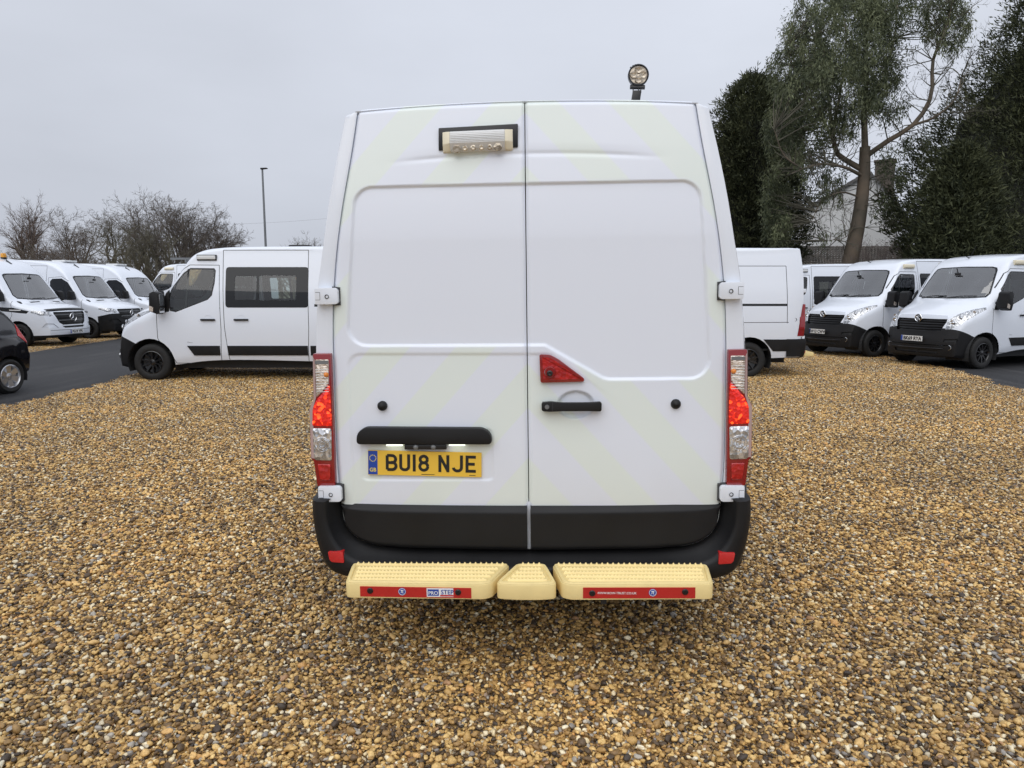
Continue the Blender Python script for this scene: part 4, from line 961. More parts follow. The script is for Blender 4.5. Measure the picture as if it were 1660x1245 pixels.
    pl = MB().raw([(-0.732, -0.016, 0.854), (-0.213, -0.016, 0.841), (-0.2105, -0.016, 0.954), (-0.7285, -0.016, 0.968), (-0.732, -0.008, 0.854), (-0.213, -0.008, 0.841), (-0.2105, -0.008, 0.954), (-0.7285, -0.008, 0.968)],
                  [(0, 1, 2, 3), (7, 6, 5, 4), (0, 4, 5, 1), (1, 5, 6, 2), (2, 6, 7, 3), (3, 7, 4, 0)]).build('number_plate', 'yellow_plate', root)
    tilt = math.atan2(0.013, 0.519)
    bx = lambda u, w: (-0.732 + 0.0035 * w / 0.114 + u * math.cos(tilt), 0.854 + w - u * math.sin(tilt))
    def quad(nm, u0, u1, w0, w1, y, mat, par):
        a, b, c, e = bx(u0, w0), bx(u1, w0), bx(u1, w1), bx(u0, w1); return add(nm, mesh_of(nm, [(a[0], y, a[1]), (b[0], y, b[1]), (c[0], y, c[1]), (e[0], y, e[1])], [(0, 1, 2, 3)]), mat, par)
    quad('blue_band', 0.001, 0.044, 0.002, 0.112, -0.0166, 'blue', pl)
    c = bx(0.0, 0.0)
    def put(nm, me, mat, u, w, par, y=-0.0172): p = bx(u, w); return add(nm, me, mat, par, (p[0], y, p[1]), (0, tilt, 0))
    put('country_letters', text_mesh('GB', 0.018, 0.0006, 'CENTER', 0.95), 'gold_ink', 0.0225, 0.016, pl)
    st = MB()
    for i in range(12):
        a = 2 * math.pi * i / 12; st.prism([(0.0225 + 0.0145 * math.cos(a) + 0.0028 * math.cos(b), 0.078 + 0.0145 * math.sin(a) + 0.0028 * math.sin(b)) for b in (0.3, 1.57, 2.83, 4.1, 5.3)], -0.0172, -0.0168, 'y')
    st.v = [(bx(p[0], p[2])[0], p[1], bx(p[0], p[2])[1]) for p in st.v]; q = st.build('star_ring', 'gold_ink', pl); q['kind'] = 'stuff'
    # plate characters drawn as broad strokes, 79 mm tall and 14 mm thick
    H, W_, T_ = 0.079, 0.050, 0.0135; h = T_ / 2
    arc = lambda cx, cz, rx, rz, a0, a1, n=10: [(cx + rx * math.cos(RAD(a0 + (a1 - a0) * i / n)), cz + rz * math.sin(RAD(a0 + (a1 - a0) * i / n))) for i in range(n + 1)]
    r4 = (H / 2 - h) / 2 + 0.0005
    GL = {'B': [[(h, h), (h, H - h)], [(h, H - h), (W_ * 0.5, H - h)] + arc(W_ * 0.55, H - h - r4, W_ * 0.36, r4, 90, -90) + [(h, H / 2)], [(W_ * 0.5, H / 2 + 0.001)] + arc(W_ * 0.58, h + r4, W_ * 0.40 - h * 0.3, r4, 90, -90) + [(h, h)]],
          'U': [[(h, H), (h, 0.022)] + arc(W_ / 2, 0.022, W_ / 2 - h, 0.022 - h, 180, 360) + [(W_ - h, H)]],
          '1': [[(h, 0), (h, H)]],
          '8': [arc(W_ / 2, h + 0.0175, W_ / 2 - h, 0.0175, 0, 360, 22), arc(W_ / 2, H - h - 0.0155, W_ / 2 - h - 0.002, 0.0155, 0, 360, 22)],
          'N': [[(h, 0), (h, H)], [(h * 0.9, H - 0.004), (W_ - h * 0.9, 0.004)], [(W_ - h, 0), (W_ - h, H)]],
          'J': [[(W_ - h, H), (W_ - h, 0.022)] + arc(W_ / 2, 0.022, W_ / 2 - h, 0.022 - h, 0, -180)],
          'E': [[(W_ * 0.94, h), (h, h), (h, H - h), (W_ * 0.94, H - h)], [(h, H / 2), (W_ * 0.84, H / 2)]]}
    def stroke(mb, pts, w):
        n = len(pts); L_, R_ = [], []
        for i, p in enumerate(pts):
            a = Vector(pts[max(0, i - 1)]); b = Vector(pts[min(n - 1, i + 1)]); P = Vector(p)
            if i == 0 or i == n - 1 or (P - a).length < 1e-9 or (b - P).length < 1e-9:
                d_ = (b - a).normalized(); nn = Vector((-d_.y, d_.x)); k = 1
            else:
                d1, d2 = (P - a).normalized(), (b - P).normalized(); n1, n2 = Vector((-d1.y, d1.x)), Vector((-d2.y, d2.x)); nn = (n1 + n2).normalized(); k = 1 / max(0.6, nn.dot(n1))
            L_.append(P + nn * w / 2 * k); R_.append(P - nn * w / 2 * k)
        v = [(p.x, 0, p.y) for p in L_] + [(p.x, 0, p.y) for p in R_]
        mb.raw(v, [(i, i + 1, n + i + 1, n + i) for i in range(n - 1)])
    u = 0.082
    for ch in 'BU18 NJE':
        if ch == ' ': u += 0.030; continue
        mb = MB()
        for k, s_ in enumerate(GL[ch]): 
            q0 = len(mb.v); stroke(mb, s_, T_)
            mb.v[q0:] = [(a, -0.00025 * k, c_) for a, b, c_ in mb.v[q0:]]
        wd = T_ if ch == '1' else W_
        put('plate_character', mb.mesh('plate_character'), 'black_ink', u, 0.020, pl); u += wd + 0.0118
    quad('maker_line', 0.245, 0.305, 0.006, 0.0085, -0.0168, 'black_ink', pl)
    quad('maker_mark', 0.463, 0.492, 0.006, 0.0085, -0.0168, 'black_ink', pl)
    # ---- handle, brake lamp with reversing camera (right door)
    d = doors[1]
    hd = MB().prism(rounded([(0.062, 1.148), (0.100, 1.145), (0.150, 1.147), (0.280, 1.147), (0.326, 1.145), (0.326, 1.188), (0.280, 1.184), (0.150, 1.184), (0.100, 1.190), (0.062, 1.186)], 0.010, 3), -0.050, -0.022, 'y').build('door_handle', 'black_plastic', d, bevel=0.008)
    MB().box(0.066, 0.10, -0.03, 0.0, 1.15, 1.185).build('handle_mount', 'black_plastic', hd); MB().box(0.29, 0.322, -0.03, 0.0, 1.15, 1.183).build('handle_mount', 'black_plastic', hd)
    MB().lathe([(0.0, -0.002), (0.009, -0.002), (0.011, 0.003)], 'y', 16, (0.086, -0.052, 1.167)).build('lock', 'grey_metal', hd, smooth=True)
    MB().box(0.1095, 0.1115, -0.0515, -0.045, 1.149, 1.184).build('handle_joint', 'seam', hd)
    tri = rounded([(0.058, 1.272), (0.250, 1.276), (0.251, 1.290), (0.135, 1.378), (0.100, 1.396), (0.054, 1.399)], 0.010, 3)
    bl = MB().prism(tri, -0.030, 0.01, 'y').build('high_brake_lamp', 'red_plastic', d, bevel=0.007)
    MB().prism(inset(tri[::1], 0.012), -0.0315, -0.029, 'y').build('brake_lamp_lens', 'lens_red', bl)
    cm = MB().lathe([(0.026, 0.0), (0.026, -0.025), (0.022, -0.033), (0.0, -0.033)], 'y', 22, (0.100, -0.029, 1.322)).build('camera_housing', 'red_plastic', bl, smooth=True)
    MB().lathe([(0.013, 0.0), (0.013, -0.006), (0.008, -0.009), (0.0, -0.007)], 'y', 18, (0.099, -0.061, 1.318)).build('camera_eye', 'black_smooth', bl, smooth=True)
    # ---- scene lamp high on the left door
    P = lambda x, z, y=0.03: fx(x, z, -0.01, y)
    a, b, c, e = P(-0.368, 2.367), P(-0.030, 2.377), P(-0.031, 2.281), P(-0.370, 2.275)
    bp = MB().prism([e, c, b, a], 0.010, 0.055, 'y').build('scene_lamp', 'black_smooth', doors[-1], bevel=0.004)
    (x0, zt0), (x1, zt1) = P(-0.355, 2.362, 0.0), P(-0.050, 2.366, 0.0); zb0 = P(0, 2.268, 0.0)[1]
    xm0, xm1 = x0 + 0.035, x1 - 0.035
    sec = lambda x, k, dz: [(x, 0.020, zt0 - 0.004 + dz), (x, 0.012 - 0.022 * k, zt0 - 0.010 + dz), (x, -0.035 * k + 0.012, zt0 - 0.060 + dz), (x, -0.015 * k + 0.015, zb0 + 0.004 + dz), (x, 0.020, zb0 + dz)]
    def body(nm, xa, xb, ka, kb, mat):
        A, B = sec(xa, ka, 0.0 + (xa - x0) * 0.02), sec(xb, kb, (xb - x0) * 0.02); n = 5
        return MB().raw(A + B, [(i, i + 1, n + i + 1, n + i) for i in range(n - 1)] + [tuple(range(n))[::-1], tuple(range(n, 2 * n))]).build(nm, mat, bp, bevel=0.003)
    body('lamp_body', xm0, xm1, 1, 1, 'white_plastic'); body('lamp_end', x0 + 0.002, xm0, 0.35, 1, 'pale_cream'); body('lamp_end', xm1, x1 - 0.002, 1, 0.35, 'pale_cream')
    for k in range(6):
        zz = zt0 - 0.016 - k * 0.0072; yy = -0.0115 - k * 0.0028
        A = [(xm0, yy, zz), (xm1, yy, zz + 0.0045), (xm1, yy - 0.0015, zz - 0.001 + 0.0045), (xm0, yy - 0.0015, zz - 0.001), (xm0, yy, zz - 0.003), (xm1, yy, zz - 0.003 + 0.0045)]
        MB().raw(A, [(0, 1, 2, 3), (3, 2, 5, 4)]).build('lamp_rib', 'white_plastic', bp)
    for k in range(6):
        x = xm0 + 0.03 + k * (xm1 - xm0 - 0.06) / 5; r_ = 0.012 if 0 < k < 5 else 0.018
        MB().lathe([(0.0, -0.001), (r_ * 0.6, -0.003), (r_, -0.001), (r_, 0.004)], 'y', 16, (x, -0.0155, zt0 - 0.082 + (x - x0) * 0.02)).build('led', 'lens_tan', bp, smooth=True)
    # ---- work lamp on the roof
    X0, Z0 = fx(0.486, 2.595, 0.10, 0.22); r_ = 0.0465
    wl = MB().lathe([(r_, -0.008), (r_, 0.012), (r_ * 0.92, 0.03), (r_ * 0.6, 0.045), (0, 0.047)], 'y', 30, (X0, 0.22, Z0)).lathe([(r_, -0.008), (r_ * 0.90, -0.013), (r_ * 0.84, -0.006)], 'y', 30, (X0, 0.22, Z0)).build('work_lamp', 'black_smooth', root, smooth=True)
    MB().lathe([(0.0, -0.005), (r_ * 0.86, -0.005)], 'y', 26, (X0, 0.22, Z0)).build('lamp_lens', 'lens_tan', wl)
    for k in range(4):
        a = math.pi / 2 * k; MB().lathe([(0.015, -0.003), (0.012, 0.0), (0.005, 0.002), (0.0, -0.002)], 'y', 16, (X0 + 0.021 * math.cos(a), 0.2115, Z0 + 0.021 * math.sin(a))).build('lamp_reflector', 'lens_tan', wl, smooth=True)
    for k in range(7):
        a = RAD(50 + 80 * k / 6); MB().cyl((X0 + r_ * math.cos(a), 0.235, Z0 + r_ * math.sin(a)), (X0 + (r_ + 0.006) * math.cos(a), 0.235, Z0 + (r_ + 0.006) * math.sin(a)), 0.004, n=6).build('cooling_fin', 'grey_metal', wl)
    MB().cyl((X0 - 0.036, 0.225, Z0 - r_ - 0.002), (X0 + 0.030, 0.225, Z0 - r_ - 0.005), 0.010, n=10).build('lamp_pivot', 'black_smooth', wl)
    MB().prism([(X0 - 0.036, 2.485), (X0 - 0.012 + 0.016, 2.485), (X0 + 0.014, Z0 - r_ - 0.02), (X0 - 0.024, Z0 - r_ - 0.02)], 0.21, 0.235, 'y').build('lamp_bracket', 'black_smooth', wl, bevel=0.003)
    for dx in (-0.022, 0.002, 0.012): MB().cyl((X0 + dx, 0.224, Z0 - r_ - 0.03), (X0 + dx, 0.224, Z0 - r_), 0.003, n=6).build('lamp_bolt', 'grey_metal', wl)
    # ---- wrap-round bumper
    inn = smooth_curve([(0.872, 0.742), (0.872, 0.69), (0.866, 0.648), (0.842, 0.592), (0.80, 0.549), (0.735, 0.517), (0.63, 0.500), (0.3, 0.488), (0.0, 0.485)], 61)
    outp = smooth_curve([(0.992, 0.748), (0.996, 0.69), (0.988, 0.59), (0.966, 0.485), (0.928, 0.410), (0.86, 0.380), (0.70, 0.371), (0.35, 0.368), (0.0, 0.367)], 61)
    prof = [(0.0, 0.03), (0.02, 0.004), (0.10, -0.012), (0.27, -0.046), (0.335, -0.078), (0.38, -0.092), (0.46, -0.098), (0.70, -0.098), (0.86, -0.085), (0.95, -0.062), (1.0, -0.03), (1.02, 0.03), (1.03, 0.14), (1.03, 0.30)]
    V = []; F = []; npf = len(prof)
    full_i = np.vstack([inn * [-1, 1], inn[-2::-1]]); full_o = np.vstack([outp * [-1, 1], outp[-2::-1]]); N = len(full_i)
    for a, b in zip(full_i, full_o):
        for t, y in prof:
            p = a + (b - a) * t; yy = y + 0.02 * (abs(p[0]) / 0.97) ** 6; x_ = p[0]
            if t > 1.01 and p[1] > 0.40: x_ = math.copysign(max(abs(x_), float(np.interp(p[1], [q[0] for q in MOV_W], [q[1] for q in MOV_W])) - mov_rear(yy, p[1]) + 0.012), x_)
            V.append((x_, yy, p[1]))
    for i in range(N - 1):
        for k in range(npf - 1): F.append((i * npf + k, (i + 1) * npf + k, (i + 1) * npf + k + 1, i * npf + k + 1))
    b0 = len(V)
    for base, sgn in ((0, -1), ((N - 1) * npf, 1)):      # close the upper ends
        b0 = len(V); V += [(p[0] * 0.985, p[1] + 0.015, p[2] + 0.006) for p in V[base:base + npf]]; cpt = len(V); V.append((sgn * 0.93, 0.06, 0.76))
        F += [(base + k, base + k + 1, b0 + k + 1, b0 + k) for k in range(npf - 1)] + [(b0 + k, b0 + k + 1, cpt) for k in range(npf - 1)]
    bmp = add('rear_bumper', mesh_of('rear_bumper', V, F, True, 45), 'black_plastic', root)
    for sg in (-1, 1):
        rf = rounded([(sg * 0.911, 0.517), (sg * 0.842, 0.518), (sg * 0.838, 0.464), (sg * 0.895, 0.468), (sg * 0.905, 0.48)], 0.006, 3); MB().prism(rf, -0.096, -0.05, 'y').build('reflector', 'red_reflector', bmp, bevel=0.003)
    # ---- three-piece rear step
    rows_y = [-0.165, -0.205, -0.245, -0.285]
    def step(pl, mat='cream'):
        """plan outline (x, y) of one tread block, front edge nearest the camera"""
        o = MB().prism(rounded(pl, 0.028, 4), 0.402, 0.468, 'z').build('rear_step', mat, root, bevel=0.006)
        ip = inset(pl, 0.028)
        rim_o, rim_i = rounded(inset(pl, 0.004), 0.024, 4), rounded(inset(pl, 0.018), 0.014, 4); n = len(rim_o)
        V = [(x, y, 0.4685) for x, y in rim_o] + [(x, y, 0.475) for x, y in inset(rim_o, 0.003)] + [(x, y, 0.475) for x, y in rim_i] + [(x, y, 0.4685) for x, y in inset(rim_i, 0.003)]
        MB().raw(V, [(k * n + i, k * n + (i + 1) % n, (k + 1) * n + (i + 1) % n, (k + 1) * n + i) for k in range(3) for i in range(n)]).build('step_rim', mat, o)
        def span(y):
            xs = []
            for i in range(len(ip)):
                (ax, ay), (bx_, by_) = ip[i - 1], ip[i]
                if (ay > y) != (by_ > y): xs.append(ax + (y - ay) / (by_ - ay) * (bx_ - ax))
            return (min(xs), max(xs)) if len(xs) >= 2 else None
        for y in rows_y:
            sp_ = span(y)
            if not sp_: continue
            x0, x1 = sp_
            rb = MB().prism([(y - 0.010, 0.468), (y + 0.010, 0.468), (y + 0.006, 0.474), (y - 0.006, 0.474)], x0 + 0.005, x1 - 0.005, 'x')
            rib = rb.build('tread_rib', mat, o); tt = MB(); x = x0 + 0.014
            while x < x1 - 0.012:
                tt.raw([(x - 0.005, y - 0.006, 0.474), (x + 0.005, y - 0.006, 0.474), (x + 0.005, y + 0.006, 0.474), (x - 0.005, y + 0.006, 0.474), (x, y, 0.480)], [(0, 1, 4), (1, 2, 4), (2, 3, 4), (3, 0, 4)]); x += 0.0155
            q = tt.build('tread_teeth', mat, o); q['kind'] = 'stuff'
        yb = max(p[1] for p in pl) - 0.010; xs = sorted(p[0] for p in pl if p[1] > yb - 0.05); x = xs[0] + 0.03; tt = MB()
        while x < xs[-1] - 0.02:
            tt.raw([(x - 0.006, yb - 0.006, 0.474), (x + 0.006, yb - 0.006, 0.474), (x + 0.006, yb + 0.006, 0.474), (x - 0.006, yb + 0.006, 0.474), (x, yb, 0.484)], [(0, 1, 4), (1, 2, 4), (2, 3, 4), (3, 0, 4)]); x += 0.024
        q = tt.build('edge_teeth', mat, o); q['kind'] = 'stuff'
        return o
    sL = step([(-0.795, -0.115), (-0.770, -0.325), (-0.185, -0.335), (-0.150, -0.315), (-0.082, -0.115)])
    sC = step([(-0.056, -0.115), (-0.137, -0.325), (-0.07, -0.337), (0.0, -0.340), (0.06, -0.337), (0.122, -0.325), (0.076, -0.115)])
    sR = step([(0.102, -0.115), (0.140, -0.315), (0.180, -0.335), (0.765, -0.320), (0.788, -0.115)])
    def face_y(x): return -0.325 - 0.0101 * (x + 0.770) / 0.585 if x < 0 else -0.335 + 0.015 * (x - 0.18) / 0.585
    def label(par, x0, x1, z0, z1):
        return add('step_label', mesh_of('step_label', [(x0, face_y(x0) - 0.0025, z0), (x1, face_y(x1) - 0.0025, z0 - 0.002), (x1, face_y(x1) - 0.0025, z1 - 0.002), (x0, face_y(x0) - 0.0025, z1), (x0, face_y(x0), z0), (x1, face_y(x1), z0 - .002), (x1, face_y(x1), z1 - .002), (x0, face_y(x0), z1)],
                   [(0, 1, 2, 3), (0, 4, 5, 1), (1, 5, 6, 2), (2, 6, 7, 3), (3, 7, 4, 0)]), 'red_label', par)
    label(sL, -0.706, -0.236, 0.4105, 0.455); label(sR, 0.228, 0.690, 0.411, 0.4575)
    def dot(par, x, z, r_, mat, nm, dy=0.004): return MB().lathe([(0.0, -dy), (r_ * 0.8, -dy), (r_, -dy * 0.4), (r_, 0.004)], 'y', 18, (x, face_y(x) - 0.003, z)).build(nm, mat, par, smooth=True)
    for par, x, z in ((sL, -0.663, 0.4365), (sL, -0.291, 0.4345), (sR, 0.266, 0.4335), (sR, 0.648, 0.437)): dot(par, x, z, 0.013, 'black_smooth', 'step_bolt', 0.005)
    for par, x in ((sL, -0.527), (sR, 0.515)):
        dot(par, x, 0.4345, 0.0165, 'blue', 'round_badge', 0.0008)
        MB().lathe([(0.0150, 0.0), (0.0150, -0.0006), (0.0132, -0.0006), (0.0132, 0.0)], 'y', 18, (x, face_y(x) - 0.004, 0.4345)).build('badge_ring', 'white_ink', par)
        fig = MB()
        for p0, p1 in (((-0.006, 0.006), (0.006, 0.006)), ((-0.002, 0.006), (-0.004, -0.006)), ((0.005, 0.004), (0.001, -0.001)), ((0.001, -0.001), (0.005, -0.007))): fig.cyl((x + p0[0], face_y(x) - 0.0042, 0.4345 + p0[1]), (x + p1[0], face_y(x) - 0.0042, 0.4345 + p1[1]), 0.0016, n=5)
        q = fig.build('badge_figure', 'white_ink', par); q['kind'] = 'stuff'
    def flat(par, nm, x0, x1, z0, z1, mat, dy): return MB().box(x0, x1, face_y((x0 + x1) / 2) - dy, face_y((x0 + x1) / 2) - dy + 0.0006, z0, z1).build(nm, mat, par)
    flat(sL, 'logo_panel', -0.423, -0.303, 0.4135, 0.4515, 'white_ink', 0.0034); flat(sL, 'logo_panel_blue', -0.419, -0.372, 0.418, 0.4465, 'blue', 0.0040); flat(sL, 'logo_panel_red', -0.3665, -0.307, 0.4165, 0.4225, 'red_ink', 0.0040)
    add('lettering', text_mesh('PRO', 0.0165, 0.0003, 'CENTER', 0.95), 'white_ink', sL, (-0.3955, face_y(-0.36) - 0.0050, 0.4235))
    add('lettering', text_mesh('STEP', 0.0205, 0.0003, 'CENTER', 0.92), 'blue', sL, (-0.3365, face_y(-0.36) - 0.0050, 0.4255))
    add('lettering', text_mesh('WWW.ROW-TRUST.CO.UK', 0.0098, 0.0002, 'CENTER', 0.98), 'white_ink', sR, (0.366, face_y(0.366) - 0.0045, 0.4295))
    for x in (-0.42, 0.32): MB().box(x - 0.03, x + 0.03, -0.25, 0.35, 0.385, 0.403).box(x - 0.012, x + 0.012, -0.26, -0.24, 0.352, 0.39).build('step_bracket', 'dark', root)
    return root
MAIN = main_van()
# ================================================================== THE OTHER VEHICLES
def kids(o):
    for c in o.children:
        yield c
        yield from kids(c)
def base_name(o): return o.name.split('.')[0]
def own_mat(o, mat):
    o.data = o.data.copy(); o.data.materials.clear(); o.data.materials.append(M[mat])
def drop(o):
    for c in list(o.children): drop(c)
    bpy.data.objects.remove(o)
# white minibus standing crosswise on the left
GLZ, _lf = movano(5.55, 3.68, 'glazed')
MB().tube([(-0.55, 2.05, 1.0), (-0.55, 2.05, 1.75), (-0.50, 2.12, 1.92)], 0.018, 8).build('grab_rail', 'beacon', GLZ, smooth=True)
GLZ.location = (-1.97, 14.08, 0); GLZ.rotation_euler = (0, 0, RAD(90))
tag(GLZ, 'white minibus parked side-on at left with black side windows, nose on the tarmac edge', 'minibus')
MB().box(-0.14, 0.14, 1.95, 2.35, 2.49, 2.545).build('roof_vent', 'dark', GLZ, bevel=0.02)
bl = MB().cyl((0.2, 1.62, 2.49), (0.2, 1.62, 2.53), 0.09, n=18).build('beacon_base', 'black_smooth', GLZ)
def strip_lettering(root):
    for sg in (-1, 1):
        m = text_mesh('F3500', 0.03, 0.001, 'CENTER'); add('door_lettering', m, 'grey_metal', root, (sg * 1.037, 5.55 - 1.60, 0.715), (0, 0, RAD(90 if sg > 0 else -90)))
strip_lettering(GLZ)
def clone(src, label, cat, loc, rz, plate=None, cream=False, drops=(), scale=None, roll=0.0):
    c = copy_tree(src); c.location = loc; c.rotation_euler = (0, roll, RAD(rz)); tag(c, label, cat)
    for k in [k for k in kids(c) if base_name(k) in drops]:
        try: drop(k)
        except ReferenceError: pass
    if cream:
        for k in kids(c):
            if base_name(k) in ('scene_lamp', 'lamp_lens'): own_mat(k, 'pale_cream')
    if plate: add_plate(c, plate)
    if scale: c.scale = (scale,) * 3
    return c
ROOFBITS = ('roof_vent', 'beacon_base')
clone(GLZ, 'white minibus with black bumper and plate BK69 RYA, nearest at right edge', 'minibus', (14.03, 17.74, 0), 112, 'BK69 RYA', True, ROOFBITS)
clone(GLZ, 'white minibus with black bumper, between the panel van and the plate BK69 RYA minibus', 'minibus', (13.09, 20.25, 0), 111, 'BW13 CWW', True, ROOFBITS)
clone(GLZ, 'white minibus seen side-on and mostly hidden at the back of the right-hand group', 'minibus', (12.54, 22.95, 0), 90, None, False, ROOFBITS)
far = clone(GLZ, 'white minibus with a roof rack far behind the parked row at left', 'minibus', (-11.3, 33.5, 0), 90, None, True, ROOFBITS, 1.16)
for yy in (1.0, 2.0, 3.0): MB().box(-0.8, 0.8, yy - 0.03, yy + 0.03, 2.50, 2.62).build('rack_bar', 'grey_metal', far)
for xx in (-0.75, 0.75): MB().box(xx - 0.04, xx + 0.04, 0.4, 3.6, 2.62, 2.70).build('rack_rail', 'grey_metal', far)
# panel van at right, seen from its side behind the main van
RV = clone(MAIN, 'white panel van seen side-on right of the main van, yellow step behind it', 'van', (5.56, 14.55, 0), 90, None, False, ('number_plate', 'plate_lamp', 'lettering', 'work_lamp', 'step_label', 'logo_panel', 'logo_panel_blue', 'logo_panel_red', 'step_bolt', 'round_badge', 'badge_ring', 'badge_figure'))
for k in kids(RV):
    if base_name(k) == 'brake_lens': own_mat(k, 'lens_red')

# ---- bonneted vans of the left row
SPR_W = [(0.2, 0.955), (0.45, 0.985), (0.8, 1.005), (1.2, 1.0), (1.5, 0.975), (1.8, 0.925), (2.1, 0.875), (2.4, 0.825), (2.7, 0.75), (2.9, 0.70)]
def sprinter(black_bumper, deflector):
    L, FW, wb = 5.93, 1.0, 3.665; RW = FW + wb; root = empty('van')
    top = [(0.0, 0.70), (0.02, 0.84), (0.05, 0.97), (0.10, 1.065), (0.20, 1.125), (0.5, 1.225), (0.90, 1.345), (1.02, 1.43), (1.25, 1.71), (1.50, 2.02), (1.66, 2.20), (1.85, 2.37), (2.1, 2.53), (2.5, 2.65), (3.0, 2.70), (L - 0.5, 2.72), (L - 0.12, 2.715), (L - 0.03, 2.70)]
    plan = [(-0.1, 0.80), (0.0, 0.82), (0.1, 0.875), (0.3, 0.945), (0.6, 0.985), (1.0, 1.0), (L, 1.0), (L + .2, 1.0)]
    bow = [(-0.1, 0.24), (0.0, 0.24), (0.4, 0.23), (1.0, 0.24), (1.5, 0.18), (1.9, 0.07), (2.3, 0.01), (2.6, 0), (L, 0.0), (L + .2, 0)]
    rx = [(-0.1, 0.22), (0, 0.24), (0.3, 0.28), (0.9, 0.28), (1.1, 0.20), (1.6, 0.20), (2.0, 0.28), (2.5, 0.22), (L, 0.12), (L + .2, .12)]
    rz = [(-0.1, 0.12), (0, 0.12), (0.3, 0.15), (0.9, 0.15), (1.1, 0.13), (1.6, 0.15), (2.0, 0.22), (2.5, 0.16), (L, 0.09), (L + .2, .09)]
    bot = [(-0.1, 0.30), (0, 0.29), (0.3, 0.26), (0.6, 0.28), (1.4, 0.36), (L, 0.42), (L + .2, .42)]
    lf = Loft(L, top, SPR_W, plan, bow, rx, rz, bot, n=78, nside=22, rear=lambda y, z: 0.05 * max(0, 1 - y / 0.3) ** 2); bm = lf.bm(); Y = lambda s: L - s; sp = lambda q: [(Y(a), b) for a, b in q]
    def ny(x, z):
        A = lf.arr(); d = (np.abs(A[:, 0]) - abs(x)) ** 2 + (A[:, 2] - z) ** 2 + (A[:, 1] < L - 1.0) * 9
        return float(A[int(np.argmin(d)), 1])
    for s_ in (FW, RW):
        for sg in (1, -1):
            take(bm, carve(bm, ring_poly(Y(s_), 0.345, 0.435, 22), 'x', side_flt(sg, 0.5)))
            n = 16; v = []; f = []
            for i in range(n + 1):
                t = math.pi * (-0.12 + 1.24 * i / n)
                for r_, xx in ((0.437, 0.965), (0.43, 0.6), (0.43, 0.45)): v.append((sg * xx, Y(s_) + r_ * math.cos(t), 0.345 + r_ * math.sin(t)))
            for i in range(n):
                for k in range(2): f.append((i * 3 + k, i * 3 + k + 1, i * 3 + k + 4, i * 3 + k + 3))
            v.append((sg * 0.45, Y(s_), 0.345)); f += [(i * 3 + 2, (i + 1) * 3 + 2, len(v) - 1) for i in range(n)]
            MB().raw(v, f).build('wheel_well', 'dark', root)
            wheel(root, sg * 0.86, Y(s_), 0.345, VAN_TYRE, VAN_RIM, 'rim_black')
    ws = [(-0.76, 1.42), (-0.4, 1.385), (0, 1.38), (0.4, 1.385), (0.76, 1.42), (0.805, 1.52), (0.76, 1.80), (0.715, 2.06), (0.69, 2.13), (0.60, 2.165), (0, 2.185), (-0.60, 2.165), (-0.69, 2.13), (-0.715, 2.06), (-0.76, 1.80), (-0.805, 1.52)]
    V, F = take(bm, carve(bm, ws, 'y', lambda f: f.normal.y > 0.2 and f.normal.z > 0.05 and f.calc_center_median().y > L - 2.1))
    bs = bmesh.new(); vs = [bs.verts.new(p) for p in V]
    for q in F: bs.faces.new([vs[i] for i in q])
    g = take(bs, carve(bs, [(x * 0.96, 1.77 + (z - 1.77) * 0.90) for x, z in ws], 'y', lambda f: True)); piece('windscreen', g, 'wglass', root); piece('windscreen_surround', take(bs, list(bs.faces)), 'dglass', root); bs.free()
    gr = [(-0.40, 0.645), (0.40, 0.645), (0.50, 0.72), (0.60, 0.98), (0.585, 1.03), (-0.585, 1.03), (-0.60, 0.98), (-0.50, 0.72)]
    piece('grille', take(bm, carve(bm, gr, 'y', front_flt(L - 0.6)), -0.03), 'black_smooth', root)
    for z, hw in ((0.70, 0.44), (0.78, 0.50), (0.86, 0.53), (0.94, 0.56), (1.01, 0.57)):
        MB().tube([(x, ny(x, z) - 0.012, z) for x in np.linspace(-hw, hw, 11)], 0.014, 6).build('grille_bar', 'grey_metal' if z in (0.78, 0.94) else 'black_plastic', root, smooth=True)
    ey = ny(0, 0.86) + 0.012; e = MB().lathe([(0.118, 0.0), (0.125, 0.012), (0.132, 0.0)], 'y', 32, (0, ey, 0.86)).build('emblem', 'chrome', root, smooth=True)
    for k in range(3):
        a = math.pi / 2 + k * 2 * math.pi / 3; c_, s_ = math.cos(a), math.sin(a)
        MB().raw([(0.018 * -s_, ey + 0.004, 0.86 + 0.018 * c_), (0.018 * s_, ey + 0.004, 0.86 - 0.018 * c_), (0.12 * c_, ey + 0.006, 0.86 + 0.12 * s_), (0, ey + 0.022, 0.86)], [(0, 3, 2), (3, 1, 2)]).build('emblem_ray', 'chrome', e)
    for sg in (1, -1):
        hl = [(sg * a, b) for a, b in [(0.64, 0.925), (0.72, 0.90), (0.90, 0.935), (0.965, 1.02), (0.955, 1.075), (0.80, 1.06), (0.66, 1.03)]]
        V, F = take(bm, carve(bm, hl, 'y', lambda f, sg=sg: f.calc_center_median().x * sg > 0.4 and f.normal.y > 0.01 and f.calc_center_median().y > L - 1.0))
        if V:
            h = piece('headlight', (V, F), 'lens_head', root)
            for x in (0.72, 0.83):
                b = min(V, key=lambda p: (p[0] - sg * x) ** 2 + (p[2] - 0.98) ** 2); MB().lathe([(0.05, -0.004), (0.045, 0.006), (0.02, -0.002), (0, 0.008)], 'y', 18, (b[0], b[1] + 0.004, 0.985)).build('lamp_bowl', 'chrome', h, smooth=True)
